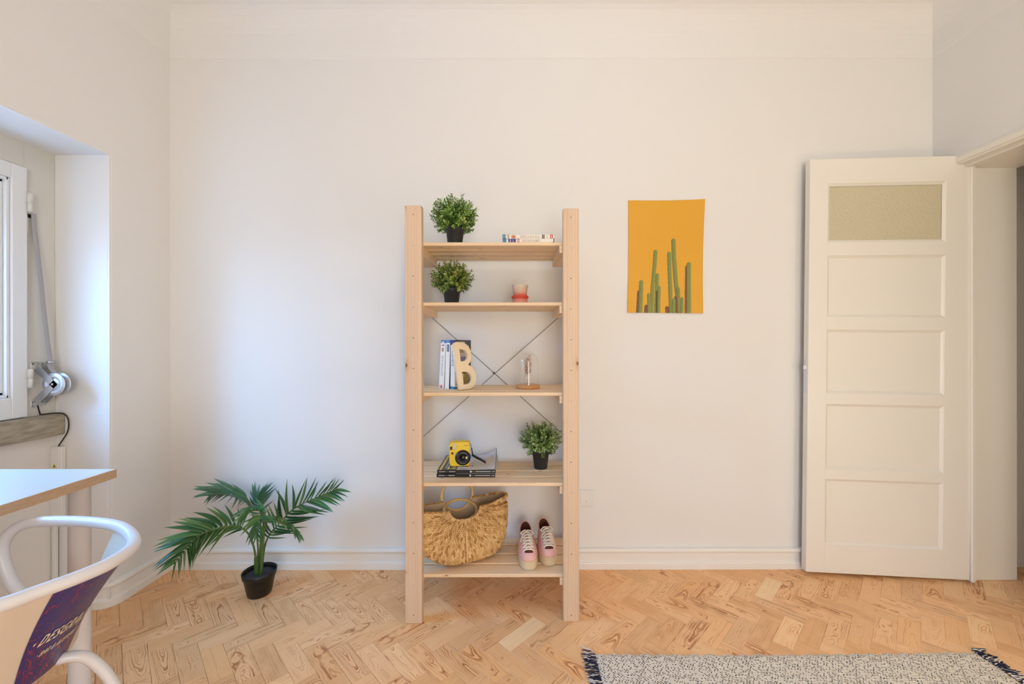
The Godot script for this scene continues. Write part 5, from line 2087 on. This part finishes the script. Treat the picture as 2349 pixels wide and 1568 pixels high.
func sneaker(label: String, at: Vector3, turn: float, hand: float) -> void:
	# local: toe at z = 0, heel at z = -L; x across
	var t := thing("sneaker", label, "shoe", at, turn, "pink sneakers on the lowest shelf")
	var L := 0.238
	var n := 56
	var SHT := 0.043
	var outline := []
	for k in n:
		var a := TAU * k / n                      # 0 right side, PI/2 toe, -PI/2 heel
		var c := cos(a)
		var s := sin(a)
		var z := -L / 2 + L / 2 * signf(s) * pow(absf(s), 0.8)
		var f := -z / L                           # 0 toe, 1 heel
		var w := 0.0445 if f < 0.35 else lerpf(0.0445, 0.034, smoothstep(0.35, 0.62, f))
		w = lerpf(w, 0.034, smoothstep(0.6, 1.0, f))
		var x := w * signf(c) * pow(absf(c), 0.72) + hand * 0.004 * (1.0 - f)
		outline.append(Vector2(x, z))
	var ring := func(sc: float, y: float) -> Array:
		var row := []
		for p in outline:
			row.append(Vector3(p.x * sc, y, -L / 2 + (p.y + L / 2) * (1.0 - (1.0 - sc) * 0.4)))
		return row
	var st := mk()
	grid(st, [ring.call(0.9, 0.0), ring.call(0.97, 0.001), ring.call(0.985, 0.006)], true)
	poly(st, ring.call(0.9, 0.0), Vector3.DOWN)
	put("outsole", fin(st), mat(206, 190, 172, 0.7), t)
	# rope sole: stacked coils
	st = mk()
	var rows := []
	for k in 5:
		for j in 6:
			var a := PI * j / 5.0 - PI / 2
			rows.append(ring.call(0.985 + 0.022 * cos(a), 0.006 + 0.0067 * k + 0.0033 * (1.0 + sin(a))))
	grid(st, rows, true)
	var rope := mat(222, 200, 164, 0.85)
	put("rope_sole", fin(st), rope, t)
	st = mk()
	rows = [ring.call(1.0, 0.038), ring.call(1.03, 0.0405), ring.call(1.02, 0.044), ring.call(0.98, 0.046)]
	grid(st, rows, true)
	put("sole_welt", fin(st), mat(228, 176, 156, 0.6), t)
	# upper: from the sole line up to the opening
	var open := []
	for k in n:
		var a := TAU * k / n
		var c := cos(a)
		var s := sin(a)
		var zc := -L * 0.735
		var z := zc + L * 0.225 * signf(s) * pow(absf(s), 0.9)
		var f := (z - zc) / (L * 0.225)
		var x := 0.026 * c * (0.9 + 0.1 * (1.0 - f))
		var y := 0.090 + 0.022 * pow(clampf(-f, 0.0, 1.0), 1.5) + 0.016 * smoothstep(0.3, 1.0, f)
		open.append(Vector3(x, y, z))
	var surf := func(k: int, v: float) -> Vector3:
		var b := Vector3(outline[k].x * 0.985, SHT + 0.002, -L / 2 + (outline[k].y + L / 2) * 0.99)
		var o: Vector3 = open[k]
		var toe := clampf((b.z + L * 0.55) / (L * 0.55), 0.0, 1.0)
		var ph := lerpf(1.25, 1.55, toe)
		var hv := 1.0 - pow(1.0 - v, lerpf(1.15, 2.1, toe))
		var pv := pow(v, ph)
		return Vector3(lerpf(b.x, o.x, pv), lerpf(b.y, o.y, hv), lerpf(b.z, o.z, pv))
	rows = []
	for j in 15:
		var row := []
		for k in n:
			row.append(surf.call(k, j / 14.0))
		rows.append(row)
	st = mk()
	grid(st, rows, true)
	var pink := mat(232, 182, 174, 0.6)
	put("upper", fin(st), pink, t)
	# lining: from the rim down to the insole
	st = mk()
	var lr := []
	for q in [[1.0, 0.0], [0.95, -0.002], [0.92, -0.02], [0.9, -0.042]]:
		var row := []
		for p in open:
			row.append(Vector3(p.x * q[0], p.y + q[1] if q[1] > -0.03 else 0.049, -L * 0.735 + (p.z + L * 0.735) * q[0]))
		lr.append(row)
	grid(st, lr, true)
	poly(st, lr[3], Vector3.UP)
	put("lining", fin(st), mat(98, 54, 38, 0.85), t)
	st = mk()
	var rim := []
	for p in open:
		rim.append(p)
	tube(st, rim, 0.0022, 6, true)
	put("collar", fin(st), mat(232, 180, 170, 0.6), t)
	# tongue and the gap under the lowest lace
	var kt := n / 4                              # index of the toe direction
	var top := func(v: float) -> Vector3:
		return surf.call(kt, v)
	st = mk()
	var tg := []
	for j in 10:
		var v := lerpf(0.28, 1.0, j / 9.0)
		var c: Vector3 = top.call(v)
		var row := []
		for i in 7:
			var x := (i - 3) / 3.0 * lerpf(0.011, 0.017, j / 9.0)
			row.append(Vector3(c.x + x, c.y + 0.0015 - x * x * 9.0 + (0.010 if j == 9 else 0.0), c.z - (0.008 if j == 9 else 0.0)))
		tg.append(row)
	grid(st, tg)
	put("tongue", fin(st), mat(222, 172, 166, 0.7), t)
	st = mk()
	var gp := []
	for j in 6:
		var v := lerpf(0.205, 0.315, j / 5.0)
		var c: Vector3 = top.call(v)
		var hw := 0.019 * sqrt(maxf(1.0 - pow(j / 2.5 - 1.0, 2.0), 0.02))
		var row := []
		for i in 9:
			var x := (i - 4) / 4.0 * hw
			row.append(Vector3(c.x + x, c.y + 0.0028 - x * x * 10.0, c.z))
		gp.append(row)
	grid(st, gp)
	put("throat", fin(st), mat(88, 42, 32, 0.9), t)
	# laces: crossed bars, bow on top
	var lace := mat(236, 228, 208, 0.8)
	st = mk()
	for j in 6:
		var v0 := lerpf(0.315, 0.96, j / 5.5)
		var v1 := lerpf(0.315, 0.96, (j + 0.9) / 5.5)
		var a: Vector3 = top.call(v0)
		var b: Vector3 = top.call(minf(v1, 1.0))
		for s in [-1.0, 1.0]:
			var pa := a + Vector3(-s * 0.0215, -0.0035, 0)
			var pb := b + Vector3(s * 0.0215, -0.0035, 0)
			var m0 := a.lerp(b, 0.5) + Vector3(0, 0.0065 + 0.001 * s, 0.0)
			tube(st, smooth_path([pa, pa.lerp(m0, 0.5) + Vector3(0, 0.0022, 0), m0, pb.lerp(m0, 0.5) + Vector3(0, 0.0022, 0), pb], 4), 0.0027, 6)
	var b0: Vector3 = top.call(0.32)
	tube(st, smooth_path([b0 + Vector3(-0.023, -0.004, 0), b0 + Vector3(-0.01, 0.004, 0.003), b0 + Vector3(0.01, 0.004, 0.003), b0 + Vector3(0.023, -0.004, 0)], 5), 0.0031, 6)
	put("laces", fin(st), lace, t)
	st = mk()
	var kn: Vector3 = top.call(0.97) + Vector3(0, 0.009, 0)
	for s in [-1.0, 1.0]:
		tube(st, smooth_path([kn, kn + Vector3(s * 0.012, 0.008, 0.006), kn + Vector3(s * 0.026, 0.0, 0.012), kn + Vector3(s * 0.024, -0.006, 0.016), kn + Vector3(s * 0.01, -0.002, 0.006), kn], 5), 0.0022, 6)
		tube(st, smooth_path([kn, kn + Vector3(s * 0.014, -0.002, 0.014), kn + Vector3(s * 0.020 - 0.004, -0.012, 0.034), kn + Vector3(s * 0.024 - 0.006, -0.022, 0.05)], 5), 0.0022, 6)
	put("lace_bow", fin(st), lace, t)
	# eyelet rows
	st = mk()
	for j in 6:
		var c: Vector3 = top.call(lerpf(0.33, 0.97, j / 5.0))
		for s in [-1.0, 1.0]:
			lathe(st, c + Vector3(s * 0.0225, -0.0042, 0), [Vector2(0.0026, 0), Vector2(0.0022, 0.0012), Vector2(0.0012, 0.0009)], 8, [], Basis(Vector3(0, 0, 1), -s * 0.5))
	put("eyelets", fin(st), mat(206, 196, 186, 0.4), t)

func build_winder() -> void:
	# strap winder of the roller shutter on the window frame, its strap up to the slot
	var hub := P(130, 879, 1.70)
	var t := thing("strap_winder", "chromed shutter strap winder with a grey strap on the window frame", "strap winder", hub)
	var wx := BX - hub.x                          # plane of the frame in local x
	var st := mk()
	for q in [[-0.011, 0.0], [0.011, 0.018]]:
		var z: float = q[0]
		var pr := [Vector2(0.0, 0.0015), Vector2(0.010, 0.0015), Vector2(0.012, 0.003), Vector2(0.019, 0.003), Vector2(0.021, 0.0005), Vector2(0.027, 0.0005), Vector2(0.029, 0.003), Vector2(0.038, 0.003), Vector2(0.040, 0.001), Vector2(0.0465, 0.001), Vector2(0.0475, -0.001), Vector2(0.0, -0.001)]
		lathe(st, Vector3(0, 0, -z), pr, 44, [], Basis(Vector3.RIGHT, PI / 2))
	put("wheel_flange", fin(st), mat(214, 216, 222, 0.3, {"metallic": 0.55}), t)
	st = mk()
	lathe(st, Vector3(0, 0, -0.010), [Vector2(0.0, 0.0), Vector2(0.034, 0.0), Vector2(0.034, 0.020), Vector2(0.0, 0.020)], 32, [], Basis(Vector3.RIGHT, PI / 2))
	put("strap_roll", fin(st), M.strap, t)
	var up := P(96, 836, 1.70) - hub
	var dn := P(100, 923, 1.70) - hub
	for z in [0.0145, -0.0165]:
		st = mk()
		for e in [up, dn]:
			var a := Vector3(0.004, 0, z)
			var b := Vector3(wx + 0.004, e.y, z)
			var d := (b - a).normalized()
			var s := Vector3(-d.y, d.x, 0)
			var pts := PackedVector2Array([Vector2(-0.012, -0.012), Vector2((b - a).length(), -0.015), Vector2((b - a).length(), 0.015), Vector2(-0.012, 0.012)])
			extrude(st, a, d, s, Vector3(0, 0, 0.0016), pts, [], false)
		put("bracket_arm", fin(st), M.steel, t)
	for e in [up, dn]:
		st = mk()
		box(st, Vector3(wx + 0.0012, e.y, -0.001), Vector3(0.0024, 0.030, 0.050), 0.0008)
		put("mounting_plate", fin(st), M.steel, t)
		st = mk()
		for zz in [-0.017, 0.0, 0.017]:
			lathe(st, Vector3(wx + 0.0024, e.y + 0.006, zz), [Vector2(0.004, 0), Vector2(0.003, 0.0016), Vector2(0, 0.002)], 10, [], Basis(Vector3(0, 0, 1), -PI / 2))
		put("screw", fin(st), M.wire, t)
	st = mk()
	lathe(st, Vector3(0, 0, 0.016), [Vector2(0.005, 0), Vector2(0.0045, 0.003), Vector2(0, 0.0035)], 14, [], Basis(Vector3.RIGHT, PI / 2))
	put("axle", fin(st), M.steel, t)
	# guide roller and strap
	st = mk()
	var g := P(117, 829, 1.715) - hub
	lathe(st, g + Vector3(0, 0, 0.013), [Vector2(0, 0), Vector2(0.007, 0), Vector2(0.007, 0.026), Vector2(0, 0.026)], 16, [], Basis(Vector3.RIGHT, -PI / 2))
	put("guide_roller", fin(st), M.steel, t)
	st = mk()
	var sp := smooth_path([P(78, 488, 1.682), P(80, 520, 1.683), P(87, 580, 1.687), P(94, 640, 1.692), P(102, 720, 1.699), P(110, 785, 1.706), P(115.5, 823, 1.711), P(116, 840, 1.712), P(125, 853, 1.708)], 6)
	var rows := []
	for p in sp:
		var c: Vector3 = p - hub
		rows.append([c + Vector3(-0.0005, 0, 0.0095), c + Vector3(0.0009, 0, 0.0), c + Vector3(-0.0005, 0, -0.0095), c + Vector3(-0.0018, 0, 0.0)])
	grid(st, rows, true, false, false, [], -1)
	put("strap", fin(st), M.strap, t)
	# black cable from the frame over the rail into the trunking
	st = mk()
	var cp := smooth_path([P(80, 918, 1.685), P(86, 928, 1.69), P(91, 945, 1.70), P(95, 948.5, 1.71), P(120, 946, 1.735), P(142, 946.5, 1.751), P(154, 955, 1.757), P(157.5, 972, 1.758), P(154, 990, 1.758), P(144, 1006, 1.757), P(134, 1021, 1.756), P(133, 1026, 1.756)], 6)
	tube(st, cp, 0.0024, 8)
	var ca := put("cable", fin(st), M.cable)
	tag(ca, "thin black cable looping over the wooden rail beside the window", "cable")
	# white trunking box with a warning triangle, and the narrow channel below it
	var b0 := P(117, 1024, 1.758)
	var b1 := P(147, 1024, 1.758)
	var tt := thing("cable_trunking", "white plastic cable trunking with a yellow warning triangle in the recess", "cable trunking", Vector3((b0.x + b1.x) / 2, 0, -1.756))
	var w := b1.x - b0.x
	st = mk()
	box(st, Vector3(0, 0.55, 0), Vector3(w, 0.31, 0.02), 0.002)
	put("trunking_body", fin(st), M.white_plastic, tt)
	st = mk()
	box(st, Vector3(w * 0.06, 0.548, 0.0105), Vector3(w * 0.62, 0.306, 0.005), 0.0015)
	put("trunking_cover", fin(st), M.white_plastic, tt)
	st = mk()
	box(st, Vector3(-0.006, 0.22, 0.004), Vector3(0.016, 0.36, 0.012), 0.001)
	put("channel", fin(st), M.white_plastic, tt)
	st = mk()
	var c := Vector3(P(125.5, 1067, 1.745).x - tt.position.x, P(125.5, 1067, 1.745).y, 0.0135)
	poly(st, [c + Vector3(-0.0105, -0.008, 0), c + Vector3(0.0105, -0.008, 0), c + Vector3(0, 0.0105, 0)], Vector3(0, 0, 1))
	var tri := put("warning_sticker", fin(st), mat(214, 190, 60, 0.5), tt, "yellow triangle with a black flash")
	st = mk()
	poly(st, [c + Vector3(0.001, 0.006, 0.0004), c + Vector3(-0.003, -0.001, 0.0004), c + Vector3(0.0005, -0.0005, 0.0004)], Vector3(0, 0, 1))
	poly(st, [c + Vector3(-0.0005, 0.0005, 0.0004), c + Vector3(0.003, 0.001, 0.0004), c + Vector3(-0.0005, -0.006, 0.0004)], Vector3(0, 0, 1))
	put("flash_symbol", fin(st), M.black_plastic, tri)
